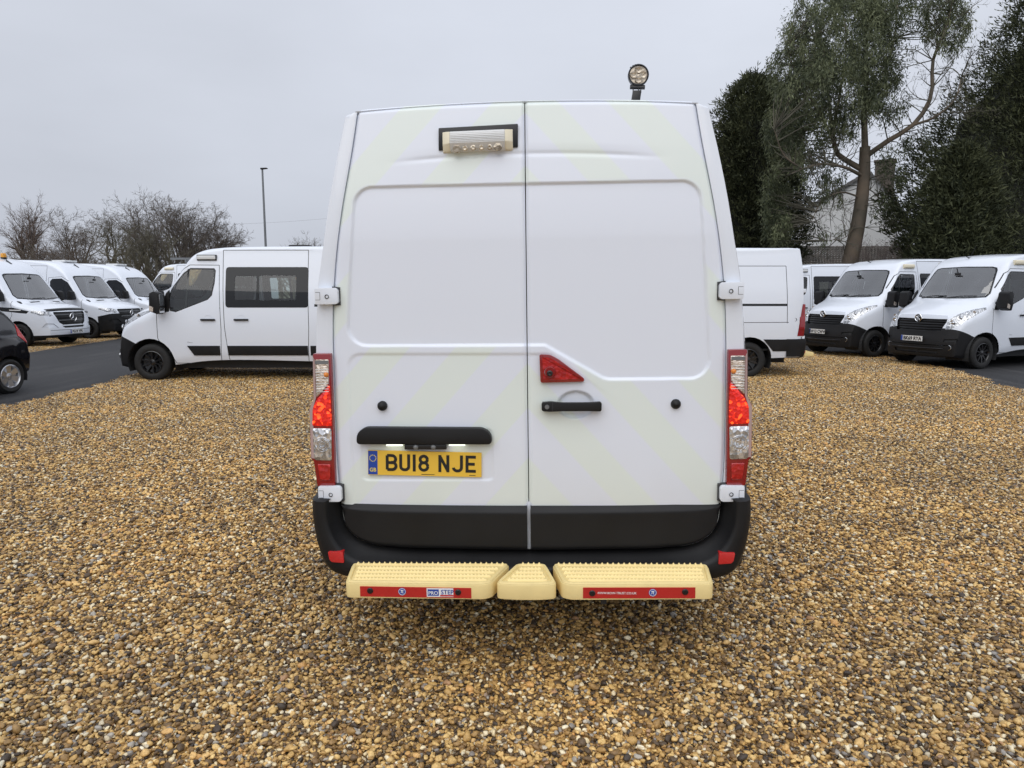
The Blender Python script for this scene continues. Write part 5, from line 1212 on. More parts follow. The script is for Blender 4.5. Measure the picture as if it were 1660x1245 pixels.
        piece('bonnet_vent', take(bm, carve(bm, [(sg * 0.25, 1.318), (sg * 0.56, 1.30), (sg * 0.56, 1.328), (sg * 0.25, 1.345)], 'y', lambda f: f.normal.z > 0.5 and f.calc_center_median().y > L - 1.2), -0.008), 'seam', root)
    slot = take(bm, carve(bm, [(-0.36, 0.555), (0.36, 0.555), (0.44, 0.615), (-0.44, 0.615)], 'y', front_flt(L - 0.5)), -0.03); piece('air_intake', slot, 'dark', root)
    for sg in (1, -1):
        sl = take(bm, carve(bm, [(sg * 0.55, 0.56), (sg * 0.88, 0.59), (sg * 0.84, 0.70), (sg * 0.66, 0.69)], 'y', lambda f, sg=sg: f.calc_center_median().x * sg > 0.3 and f.normal.y > 0.05 and f.calc_center_median().y > L - 0.7), -0.018)
        piece('bumper_scoop', sl, 'black_plastic' if black_bumper else 'white', root)
    if black_bumper:
        piece('front_bumper', take(bm, carve(bm, sp([(-0.2, 0.885), (0.20, 0.875), (0.62, 0.78), (0.62, 0.1), (-0.2, 0.1)]), 'x', lambda f: f.calc_center_median().y > L - 0.66), 0.006, 0.01), 'black_plastic', root)
    else:
        piece('bumper_skirt', take(bm, carve(bm, sp([(-0.2, 0.36), (0.62, 0.34), (0.62, 0.1), (-0.2, 0.1)]), 'x', lambda f: f.calc_center_median().y > L - 0.66), 0.004, 0.01), 'black_plastic', root)
    if deflector:
        m = MB(); xs = np.linspace(-0.74, 0.74, 17); V = []
        for x in xs:
            y0 = ny(x, 1.085) + 0.02; dz = 0.03 * (abs(x) / 0.74) ** 2
            V += [(x, y0 - 0.16, 1.13 - dz), (x, y0 - 0.05, 1.145 - dz), (x, y0 + 0.03, 1.10 - dz), (x, y0 + 0.01, 1.055 - dz)]
        F = [(i * 4 + k, (i + 1) * 4 + k, (i + 1) * 4 + k + 1, i * 4 + k + 1) for i in range(16) for k in range(3)]
        add('bonnet_deflector', mesh_of('bonnet_deflector', V, F, True), 'black_smooth', root)
    for sg in (1, -1):
        fl = side_flt(sg, 0.5)
        dw = [(1.36, 1.36), (1.55, 1.33), (2.28, 1.36), (2.36, 1.45), (2.36, 1.98), (2.28, 2.06), (1.93, 2.07), (1.70, 1.94), (1.40, 1.55)]
        V, F = take(bm, carve(bm, sp(dw), 'x', fl)); piece('door_window', (V, F), 'dglass', root)
        for ln in ([(1.18, 1.35), (1.16, 0.95), (1.40, 0.55), (1.46, 0.36)], [(1.46, 0.365), (2.42, 0.365)], [(2.42, 0.37), (2.44, 1.0), (2.42, 2.10), (1.92, 2.13), (1.66, 1.98)], [(2.50, 0.38), (2.50, 2.50), (3.72, 2.52)], [(3.72, 2.52), (3.72, 0.38)]):
            VV = []; FF = []
            for q in seam_quads(ln, 0.011):
                g = take(bm, carve(bm, sp(q), 'x', fl), -0.006); b = len(VV); VV += list(g[0]); FF += [tuple(i + b for i in qq) for qq in g[1]]
            piece('panel_gap', (VV, FF), 'seam', root)
        if deflector:
            g = take(bm, carve(bm, sp([(0.62, 1.06), (1.10, 1.16), (1.75, 1.19), (1.70, 1.08), (0.70, 0.99)]), 'x', fl), 0.002); piece('side_decal', g, 'black_smooth', root)
            MB().box(sg * (side_x(lf, Y(1.1), 1.08) - 0.004), sg * (side_x(lf, Y(1.1), 1.08) + 0.004), Y(1.28), Y(0.86), 1.075, 1.105).build('decal_line', 'white_ink', root)
        piece('rubbing_strip', take(bm, carve(bm, sp([(1.50, 0.52), (RW - 0.47, 0.52), (RW - 0.47, 0.66), (1.50, 0.66)]), 'x', fl), 0.010, 0.014), 'black_plastic', root)
        mx = side_x(lf, Y(1.42), 1.42)
        mo = MB().prism(rounded([(Y(1.32), 1.36), (Y(1.46), 1.33), (Y(1.50), 1.42), (Y(1.49), 1.63), (Y(1.42), 1.66), (Y(1.35), 1.62)], 0.03), sg * (mx + 0.05), sg * (mx + 0.25), 'x').build('door_mirror', 'black_plastic', root, bevel=0.03)
        MB().cyl((sg * (mx - 0.04), Y(1.44), 1.40), (sg * (mx + 0.1), Y(1.42), 1.42), 0.04, n=10).build('mirror_arm', 'black_plastic', mo)
        MB().box(sg * (mx + 0.004), sg * (mx + 0.03), Y(2.3), Y(2.08), 1.10, 1.14).build('door_handle', 'black_plastic', root, bevel=0.008)
    bm.normal_update(); me = bpy.data.meshes.new('body'); bm.to_mesh(me); bm.free(); me.polygons.foreach_set('use_smooth', [True] * len(me.polygons)); me.set_sharp_from_angle(angle=RAD(32))
    add('body', me, 'white', root)
    MB().box(-0.7, 0.7, 0.3, L - 0.9, 0.24, 0.40).build('chassis', 'dark', root)
    cab_interior(root, L, 1.15)
    MB().box(-0.80, 0.80, L - 2.75, L - 2.70, 0.55, 2.3).build('bulkhead', 'liner', root)
    for a in (0, 1):
        x0, x1 = (0.60, 0.0) if a == 0 else (-0.02, -0.62)
        MB().tube([(x0, ny(x0, 1.39) + 0.02, 1.40), ((x0 + x1) / 2, ny(abs((x0 + x1) / 2), 1.42) + 0.015, 1.43), (x1, ny(x1, 1.44) + 0.015, 1.44)], 0.012, 6).build('wiper', 'black_smooth', root)
    a = MB().prism([(L - 2.16, 2.52), (L - 1.98, 2.44), (L - 1.98, 2.475), (L - 2.14, 2.585)], -0.03, 0.03, 'x').build('aerial_base', 'black_smooth', root, bevel=0.006)
    MB().cyl((0, L - 2.12, 2.56), (0, L - 2.32, 2.90), 0.005, 0.002, 5).build('aerial', 'black_smooth', a)
    root['_by'] = ny(0, 0.45) + 0.035
    return root
def place_spr(r, wy, wx, phi, label):
    """right front wheel stands at (wx, wy); facing +x turned phi degrees towards the camera"""
    ang = RAD(-90 - phi); f = Vector((-math.sin(ang), math.cos(ang))); xa = Vector((math.cos(ang), math.sin(ang)))
    p = Vector((wx, wy)) - f * 4.93 - xa * 0.86; r.location = (p.x, p.y, 0); r.rotation_euler = (0, 0, ang); tag(r, label, 'van')
SPA = sprinter(False, True); place_spr(SPA, 21.0, -14.48, 9, 'white van with white bumper, black bonnet deflector and amber roof beacon at left')
add_plate(SPA, 'PG19 YPS', 0.385)
be = MB().cyl((-0.2, 3.5, 2.58), (-0.2, 3.5, 2.68), 0.085, n=20).build('beacon_base', 'black_smooth', SPA)
MB().lathe([(0.08, 0.0), (0.08, 0.08), (0.065, 0.125), (0.0, 0.135)], 'z', 20, (-0.2, 3.5, 2.68)).build('beacon_dome', 'beacon', be, smooth=True)
SPB = sprinter(True, False); place_spr(SPB, 24.5, -14.52, 8, 'white van with black front bumper, third in the left row beyond the deflector van')
MB().box(-0.5, 0.1, 3.0, 3.5, 2.66, 2.73).build('roof_hatch', 'white_plastic', SPB, bevel=0.02)
c = copy_tree(SPB); place_spr(c, 28.0, -14.56, 7, 'white van farthest in the left row, just above the minibus nose')
c = copy_tree(SPB); place_spr(c, 17.4, -14.7, 9, 'white van cut off by the left edge behind the black car')
# ---- black hatchback at the left edge (tail towards the camera's right)
def hatchback():
    L = 3.75; root = empty('car')
    top = [(0.0, 0.60), (0.02, 0.70), (0.08, 0.79), (0.25, 0.87), (0.7, 0.95), (1.0, 1.02), (1.3, 1.22), (1.65, 1.42), (2.0, 1.485), (2.6, 1.49), (3.05, 1.455), (3.32, 1.39), (3.50, 1.20), (3.62, 1.02), (3.70, 0.92), (3.735, 0.84), (3.745, 0.74)]
    W = [(0.1, 0.74), (0.35, 0.80), (0.6, 0.83), (0.85, 0.83), (1.0, 0.80), (1.2, 0.72), (1.45, 0.60), (1.6, 0.55)]
    plan = [(-0.1, 0.74), (0, 0.76), (0.2, 0.88), (0.5, 0.97), (0.9, 1.0), (L - 0.6, 1.0), (L - 0.3, 0.97), (L, 0.90), (L + .2, .88)]
    bow = [(-0.1, 0.35), (0, 0.35), (1.2, 0.3), (1.9, 0.03), (2.5, -0.02), (3.2, -0.12), (L, -0.22), (L + .2, -.22)]
    rx = [(-0.1, 0.2), (0, 0.22), (0.8, 0.26), (1.4, 0.16), (3.1, 0.16), (L, 0.12), (L + .2, .12)]; rz = [(-0.1, 0.1), (0.8, 0.12), (1.4, 0.10), (3.1, 0.10), (L, 0.10), (L + .2, .1)]
    bot = [(-0.1, 0.24), (0, 0.24), (0.6, 0.20), (L - 0.5, 0.24), (L, 0.32), (L + .2, .32)]
    lf = Loft(L, top, W, plan, bow, rx, rz, bot, n=80, nside=24, crown=0.04); bm = lf.bm(); Y = lambda s: L - s; sp = lambda q: [(Y(a), b) for a, b in q]
    for s_ in (0.72, 3.17):
        for sg in (1, -1):
            take(bm, carve(bm, ring_poly(Y(s_), 0.285, 0.335, 22), 'x', side_flt(sg, 0.4)))
            n = 16; v = []; f = []
            for i in range(n + 1):
                t = math.pi * (-0.1 + 1.2 * i / n)
                for r_, xx in ((0.337, 0.80), (0.33, 0.45)): v.append((sg * xx, Y(s_) + r_ * math.cos(t), 0.285 + r_ * math.sin(t)))
            f = [(i * 2, i * 2 + 1, i * 2 + 3, i * 2 + 2) for i in range(n)]; v.append((sg * 0.45, Y(s_), 0.285)); f += [(i * 2 + 1, i * 2 + 3, len(v) - 1) for i in range(n)]
            MB().raw(v, f).build('wheel_well', 'dark', root); wheel(root, sg * 0.73, Y(s_), 0.285, CAR_TYRE, CAR_RIM, 'rim_silver')
    for sg in (1, -1):
        fl = side_flt(sg, 0.35)
        piece('side_window', take(bm, carve(bm, sp([(1.35, 0.99), (2.3, 1.0), (2.3, 1.40), (1.95, 1.39), (1.62, 1.28)]), 'x', fl)), 'glass', root)
        piece('side_window', take(bm, carve(bm, sp([(2.36, 1.0), (3.0, 1.04), (3.12, 1.20), (3.0, 1.36), (2.36, 1.40)]), 'x', fl)), 'glass', root)
        piece('tail_light', take(bm, carve(bm, sp([(3.40, 0.93), (3.72, 0.72), (3.76, 0.80), (3.60, 1.03), (3.42, 1.12)]), 'x', lambda f, sg=sg: f.calc_center_median().x * sg > 0.45), 0.008, 0.01), 'red_reflector', root)
        piece('headlight', take(bm, carve(bm, sp([(0.08, 0.66), (0.45, 0.74), (0.55, 0.86), (0.2, 0.80)]), 'x', lambda f, sg=sg: f.calc_center_median().x * sg > 0.4), 0.004), 'lens_head', root)
        for q in ([(1.32, 0.98), (1.30, 0.5), (1.36, 0.28)], [(2.33, 1.0), (2.33, 0.28)]):
            VV = []; FF = []
            for z in seam_quads(q, 0.008):
                g = take(bm, carve(bm, sp(z), 'x', fl), -0.005); b = len(VV); VV += list(g[0]); FF += [tuple(i + b for i in k) for k in g[1]]
            piece('panel_gap', (VV, FF), 'seam', root)
        MB().box(sg * 0.825, sg * 0.85, Y(2.22), Y(2.05), 0.80, 0.83).build('door_handle', 'black_paint', root, bevel=0.006)
    piece('rear_window', take(bm, carve(bm, [(-0.55, 1.07), (0.55, 1.07), (0.50, 1.36), (-0.50, 1.36)], 'y', lambda f: f.normal.y < -0.2 and f.calc_center_median().y < 0.8)), 'dglass', root)
    piece('windscreen', take(bm, carve(bm, [(-0.62, 1.04), (0.62, 1.04), (0.52, 1.42), (-0.52, 1.42)], 'y', lambda f: f.normal.y > 0.2 and 1.6 < f.calc_center_median().y < L - 0.9)), 'wglass', root)
    bm.normal_update(); me = bpy.data.meshes.new('body'); bm.to_mesh(me); bm.free(); me.polygons.foreach_set('use_smooth', [True] * len(me.polygons)); me.set_sharp_from_angle(angle=RAD(40)); add('body', me, 'black_paint', root)
    for x in (-0.36, 0.36): add('seat', SEAT, 'seat', root, (x, L - 2.2, 0.15)); add('seat', SEAT, 'seat', root, (x, 0.75, 0.15))
    MB().box(-0.65, 0.65, 0.3, L - 0.5, 0.18, 0.26).build('chassis', 'dark', root)
    return root
CAR = hatchback(); CAR.location = (-8.87, 12.17, 0); CAR.rotation_euler = (0, 0, RAD(171)); tag(CAR, 'black hatchback on the tarmac at the left edge, silver alloy wheel showing', 'car')
# ================================================================== TREES, HOUSE, LAMP POST
TH = math.atan((622.5 - 470.0) / 1150.0)
def at(px, py, Y):
    """world point seen at a photograph pixel, at depth Y"""
    xc, yc = (px - 830) / 1150.0, (622.5 - py) / 1150.0
    d = (xc, math.cos(TH) + yc * math.sin(TH), -math.sin(TH) + yc * math.cos(TH)); k = Y / d[1]
    return np.array([d[0] * k, Y, 1.68 + d[2] * k])
M['bark_dark'] = pmat('winter_bark', (0.15, 0.128, 0.11), 0.9, var=0.35, vscale=3)
M['bark_birch'] = pmat('birch_twigs', (0.19, 0.155, 0.14), 0.9, var=0.3, vscale=3)
M['bark_olive'] = pmat('mossy_bark', (0.14, 0.13, 0.095), 0.9, var=0.4, vscale=2)
M['bark_euc'] = pmat('peeling_eucalyptus_bark', (0.185, 0.14, 0.10), 0.85, vscale=1.6, col2=(0.095, 0.085, 0.066), bump=0.6, bscale=9)
def leaf_mat(name, c1, c2, rough=0.55, trans=0.25):
    m, nt, p = new_mat(name); n = nt.nodes; l = nt.links.new
    at_ = n.new('ShaderNodeAttribute'); at_.attribute_name = 'tone'
    mx = n.new('ShaderNodeMix'); mx.data_type = 'RGBA'; mx.inputs[6].default_value = (*c1, 1); mx.inputs[7].default_value = (*c2, 1); l(at_.outputs['Fac'], mx.inputs[0]); l(mx.outputs[2], p.inputs['Base Color'])
    p.inputs['Roughness'].default_value = rough; p.inputs['Specular IOR Level'].default_value = 0.3
    t = n.new('ShaderNodeBsdfTranslucent'); l(mx.outputs[2], t.inputs[0]); ms = n.new('ShaderNodeMixShader'); ms.inputs[0].default_value = trans
    o = n['Material Output']; l(p.outputs[0], ms.inputs[1]); l(t.outputs[0], ms.inputs[2]); l(ms.outputs[0], o.inputs[0])
    return m
M['leaf_euc'] = leaf_mat('eucalyptus_leaves', (0.045, 0.058, 0.032), (0.20, 0.22, 0.115))
M['leaf_con'] = leaf_mat('conifer_sprays', (0.030, 0.038, 0.022), (0.115, 0.125, 0.058), 0.7, 0.15)
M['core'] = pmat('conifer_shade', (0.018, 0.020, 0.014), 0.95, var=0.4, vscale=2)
def np_mesh(name, V, F, mat, tone=None, smooth=False):
    """V (n,3), F (m,k) arrays -> mesh"""
    V = np.asarray(V, np.float32); F = np.asarray(F, np.int32); k = F.shape[1]
    me = bpy.data.meshes.new(name); me.vertices.add(len(V)); me.vertices.foreach_set('co', V.ravel()); me.loops.add(F.size); me.loops.foreach_set('vertex_index', F.ravel())
    me.polygons.add(len(F)); me.polygons.foreach_set('loop_start', np.arange(0, F.size, k, dtype=np.int32)); me.polygons.foreach_set('loop_total', np.full(len(F), k, np.int32)); me.update(); me.validate()
    if smooth: me.polygons.foreach_set('use_smooth', [True] * len(F))
    if tone is not None: a = me.attributes.new('tone', 'FLOAT', 'POINT'); a.data.foreach_set('value', np.asarray(tone, np.float32))
    me.materials.append(M[mat]); return me
def limbs_mesh(name, segs, mat, k=5):
    """segs (n,8): p0, p1, r0, r1 -> tapered tubes"""
    S = np.asarray(segs, float); P0, P1, r0, r1 = S[:, :3], S[:, 3:6], S[:, 6], S[:, 7]; d = P1 - P0; d /= np.maximum(1e-6, np.linalg.norm(d, axis=1))[:, None]
    ref = np.where(np.abs(d[:, 2:3]) < 0.9, np.array([[0, 0, 1.0]]), np.array([[1.0, 0, 0]])); u = np.cross(d, ref); u /= np.linalg.norm(u, axis=1)[:, None]; w = np.cross(d, u)
    a = np.arange(k) * 2 * np.pi / k; ring = u[:, None, :] * np.cos(a)[None, :, None] + w[:, None, :] * np.sin(a)[None, :, None]
    V = np.concatenate([P0[:, None] + ring * r0[:, None, None], P1[:, None] + ring * r1[:, None, None]], 1).reshape(-1, 3)
    i = np.arange(k); f = np.stack([i, (i + 1) % k, k + (i + 1) % k, k + i], 1); F = (f[None] + (np.arange(len(S)) * 2 * k)[:, None, None]).reshape(-1, 4)
    return np_mesh(name, V, F, mat, smooth=True)
def grow(rng, p, d, length, r, level, P, segs, tips):
    """one limb: wandering segments, then side shoots"""
    n = max(2, int(P['n'][level])); step = length / n; pts = []; rr = r
    for i in range(n):
        d = d + rng.normal(0, P['wander'][level], 3) + np.array([0, 0, P['up'][level]]); d = d / np.linalg.norm(d)
        q = p + d * step; r2 = r * (1 - 0.72 * (i + 1) / n); segs[level].append((*p, *q, rr, r2)); pts.append((q, d.copy(), r2, (i + 1) / n)); p = q; rr = r2
    if level + 1 < len(P['n']):
        for k in range(int(P['kids'][level] * rng.uniform(0.8, 1.25))):
            t = rng.uniform(P['from'][level], 1.0); j = min(n - 1, int(t * n)); q, dd, r2, tt = pts[j]
            a = rng.normal(size=3); a -= dd * a.dot(dd); a /= np.linalg.norm(a); ang = rng.normal(P['angle'][level], 0.18)
            nd = dd * math.cos(ang) + a * math.sin(ang); grow(rng, q, nd, length * P['ratio'][level] * rng.uniform(0.65, 1.15) * (1.15 - 0.5 * tt), min(max(r2 * 0.62, P['rmin']), (0.075, 0.030, 0.014, 0.010)[level]), level + 1, P, segs, tips)
    else: tips.append((p, d))
PRE = {
    'oak': dict(n=[5, 7, 6, 5, 4], wander=[0.10, 0.17, 0.22, 0.26, 0.28], up=[0.05, 0.05, 0.03, 0.02, 0.0], kids=[9, 8, 7, 5], ratio=[0.88, 0.66, 0.58, 0.55], angle=[0.72, 0.68, 0.68, 0.65], rmin=0.0075, **{'from': [0.3, 0.2, 0.15, 0.1]}),
    'birch': dict(n=[9, 7, 6, 5], wander=[0.05, 0.12, 0.16, 0.2], up=[0.12, 0.12, 0.06, -0.02], kids=[24, 9, 8], ratio=[0.42, 0.58, 0.66], angle=[0.58, 0.55, 0.55], rmin=0.0065, **{'from': [0.12, 0.12, 0.1]}),
    'bush': dict(n=[6, 6, 5, 4], wander=[0.12, 0.18, 0.22, 0.25], up=[0.05, 0.06, 0.03, 0.0], kids=[8, 8, 7], ratio=[0.66, 0.6, 0.55], angle=[0.55, 0.6, 0.62], rmin=0.0075, **{'from': [0.08, 0.08, 0.08]})}
def bare_tree(px, top, Y, kind, seed, label, mat, stems=1, spread=0.0, trunk=0.3, group='bare winter trees beyond the vans', thick=1.0):
    rng = np.random.default_rng(seed); b = at(px, 470, Y); H = at(px, top, Y)[2]; root = empty('bare_tree', (b[0], Y, 0))
    P = dict(PRE[kind]); P['rmin'] = P['rmin'] * thick; segs = [[] for _ in P['n']]; tips = []
    for s_ in range(stems):
        d = np.array([rng.normal(0, spread), rng.normal(0, spread), 1.0]); d /= np.linalg.norm(d); off = np.array([rng.normal(0, spread * 1.2), rng.normal(0, spread * 0.8), 0])
        grow(rng, off, d, H * {'oak': 0.52, 'birch': 0.92, 'bush': 0.62}[kind] * rng.uniform(0.85, 1.05), trunk * H / 8 * rng.uniform(0.7, 1), 0, P, segs, tips)
    allz = max(q[5] for l_ in segs for q in l_); k = H / allz
    segs = [[tuple(np.array(q[:6]) * k) + q[6:] for q in l_] for l_ in segs]
    add('trunk', limbs_mesh('trunk', segs[0] + segs[1], mat, 6), None, root)
    tw = add('crown', limbs_mesh('crown', [q for l_ in segs[2:] for q in l_], mat, 3), None, root); tw['kind'] = 'stuff'
    tag(root, label, 'tree', group); return root
bare_tree(58, 306, 46, 'birch', 4, 'tall slim bare birch above the leftmost vans', 'bark_birch', 2, 0.10, 0.22)
bare_tree(-18, 340, 44, 'birch', 9, 'bare birch cut off by the left edge', 'bark_birch', 2, 0.15, 0.22)
bare_tree(112, 330, 50, 'oak', 12, 'bare tree with a leaning limb between the birch and the round-headed tree', 'bark_dark', 2, 0.18, 0.3)
bare_tree(172, 324, 44, 'oak', 23, 'round-headed bare tree with a clear forked trunk', 'bark_olive', 1, 0.0, 0.36)
bare_tree(242, 350, 40, 'bush', 31, 'broad mossy bare thicket tree left of the dark tallest one', 'bark_olive', 6, 0.22, 0.2)
bare_tree(292, 305, 43, 'oak', 44, 'dark dense bare tree with the highest twigs behind the minibus', 'bark_dark', 4, 0.16, 0.3)
bare_tree(350, 342, 46, 'oak', 52, 'bare tree at the right end of the clump behind the minibus roof', 'bark_dark', 2, 0.18, 0.28)
bare_tree(90, 385, 40, 'bush', 61, 'low bare shrub under the birch', 'bark_dark', 8, 0.35, 0.16)
bare_tree(15, 392, 40, 'bush', 62, 'low bare shrub at the left edge behind the amber beacon', 'bark_olive', 8, 0.35, 0.16)
bare_tree(150, 392, 41, 'bush', 63, 'low bare shrub at the foot of the round-headed tree', 'bark_dark', 8, 0.35, 0.16)
bare_tree(320, 385, 41, 'bush', 64, 'low dark bare shrub behind the minibus windscreen', 'bark_dark', 9, 0.35, 0.16)
bare_tree(205, 398, 40, 'bush', 65, 'low bare shrub beside the mossy thicket', 'bark_olive', 8, 0.3, 0.16)
bare_tree(222, 335, 47, 'oak', 68, 'bare tree filling the gap right of the round-headed tree', 'bark_dark', 2, 0.2, 0.24)
bare_tree(480, 381, 55, 'bush', 66, 'distant low bare tree top over the minibus roof, right of the lamp post', 'bark_olive', 9, 0.3, 0.2)
bare_tree(524, 374, 55, 'oak', 67, 'thin bare tree just left of the main van', 'bark_dark', 1, 0.1, 0.16)
# ---- foliage helpers
def leaves(rng, C, n_each, rad, ln, wd, droop, V, F, T, tone_c):
    """narrow leaves scattered round clump centres C"""
    m = len(C) * n_each; c = np.repeat(C, n_each, 0) + rng.normal(0, 1, (m, 3)) * np.repeat(rad, n_each)[:, None] * np.array([1, 1, 1.9])
    d = rng.normal(0, 1, (m, 3)); d[:, 2] -= droop; d /= np.linalg.norm(d, axis=1)[:, None]; s = np.cross(d, rng.normal(0, 1, (m, 3))); s /= np.linalg.norm(s, axis=1)[:, None]
    l_ = ln * rng.uniform(0.6, 1.3, m)[:, None]; w_ = wd * rng.uniform(0.7, 1.3, m)[:, None]
    q = np.stack([c, c + d * l_ * 0.45 + s * w_ / 2, c + d * l_, c + d * l_ * 0.45 - s * w_ / 2], 1); b = len(V) and sum(len(x) for x in V)
    V.append(q.reshape(-1, 3)); F.append(np.arange(m * 4).reshape(-1, 4) + b); T.append(np.repeat(np.clip(np.repeat(tone_c, n_each) + rng.normal(0, 0.18, m), 0, 1), 4))
def conifer(px0, px1, top, Y, seed, label, shape, n=2600, lean=0.0, power=0.9, tmax=1.0):
    """dense evergreen: fans of sprays over a shaggy body"""
    rng = np.random.default_rng(seed); cx = at((px0 + px1) / 2, 470, Y)[0]; hw = (at(px1, 470, Y)[0] - at(px0, 470, Y)[0]) / 2; H = at(px0, top, Y)[2]; root = empty('conifer', (cx, Y, 0))
    zz = np.linspace(0, 1, 60); pr = np.interp(zz, [a for a, _ in shape], [b for _, b in shape])
    lob = [(rng.uniform(0, 2 * np.pi), rng.uniform(2, 5), rng.uniform(0, 6.3), rng.uniform(0.05, 0.13)) for _ in range(7)]
    def R(t, a):
        r = np.interp(t, zz, pr)
        for (p, f, q, k) in lob: r = r * (1 + k * np.sin(a * round(f) + p + t * 9 + q))
        return r * hw
    t = np.where(rng.uniform(0, 1, n) < 0.93, rng.uniform(0.0, tmax, n), rng.uniform(0.0, 1.0, n)) ** power; a = np.where(rng.uniform(0, 1, n) < 0.55, rng.uniform(-np.pi, 0, n), rng.uniform(0, 2 * np.pi, n)); rs = R(t, a); r = np.maximum(rs - np.clip(rng.normal(0.16, 0.26, n), -0.45, 0.8) * np.minimum(1, rs / 1.2), 0.02)
    C = np.stack([r * np.cos(a) + lean * t * H, r * np.sin(a), t * H * 0.985], 1)
    V, F, T = [], [], []
    out = np.stack([np.cos(a), np.sin(a), np.full(n, 0.75)], 1); out /= np.linalg.norm(out, axis=1)[:, None]; k = 22
    m = n * k; c = np.repeat(C, k, 0); o = np.repeat(out, k, 0) + rng.normal(0, 0.55, (m, 3)); o /= np.linalg.norm(o, axis=1)[:, None]
    s = np.cross(o, rng.normal(0, 1, (m, 3))); s /= np.linalg.norm(s, axis=1)[:, None]; c = c + rng.normal(0, 0.13, (m, 3)); l_ = rng.uniform(0.10, 0.30, m)[:, None]; w_ = rng.uniform(0.012, 0.032, m)[:, None]
    q = np.stack([c, c + o * l_ * 0.5 + s * w_, c + o * l_, c + o * l_ * 0.5 - s * w_], 1)
    clump = np.repeat(rng.beta(1.6, 2.4, n), k); tone = np.clip(clump + rng.normal(0, 0.15, m), 0, 1)
    cr = add('crown', np_mesh('crown', q.reshape(-1, 3), np.arange(m * 4).reshape(-1, 4), 'leaf_con', np.repeat(tone, 4)), None, root); cr['kind'] = 'stuff'
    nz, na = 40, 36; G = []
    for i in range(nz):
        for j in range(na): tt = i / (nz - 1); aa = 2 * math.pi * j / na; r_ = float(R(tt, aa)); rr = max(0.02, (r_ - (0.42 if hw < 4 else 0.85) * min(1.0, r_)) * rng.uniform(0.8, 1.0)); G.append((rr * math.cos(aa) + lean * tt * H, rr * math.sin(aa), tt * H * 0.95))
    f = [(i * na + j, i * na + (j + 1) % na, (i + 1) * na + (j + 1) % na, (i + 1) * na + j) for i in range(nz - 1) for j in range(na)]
    add('shade_core', np_mesh('shade_core', G, f, 'core'), None, root)  # solid dark filler, not branches: crown's inner shade as colour, hides the sky
    MB().cyl((0, 0, 0), (lean * H, 0, H * 0.9), 0.22, 0.03, 10).build('trunk', 'bark_dark', root)
    tag(root, label, 'tree', 'dark evergreen conifers behind the right-hand vans'); return root
COL_SHAPE = [(0, 0.80), (0.3, 1.0), (0.6, 0.98), (0.8, 0.84), (0.92, 0.62), (0.97, 0.40), (1.0, 0.10)]
CONE = [(0, 0.95), (0.2, 1.0), (0.45, 0.86), (0.7, 0.62), (0.9, 0.28), (1.0, 0.03)]
conifer(1136, 1282, 122, 33, 71, 'dark columnar conifer just right of the main van roof', COL_SHAPE, 3000)
conifer(1470, 1980, -330, 29, 72, 'huge dark conifer filling the right edge and rising out of the picture', [(0, 0.95), (0.15, 1.0), (0.24, 0.95), (0.39, 0.74), (0.62, 0.43), (0.8, 0.25), (1.0, 0.03)], 7600, power=1.0, tmax=0.70)
conifer(1476, 1610, 235, 25.5, 73, 'lower bushy conifer in front of the huge one, above the right-hand minibuses', [(0, 0.98), (0.3, 1.0), (0.6, 0.82), (0.85, 0.5), (1.0, 0.08)], 1800)
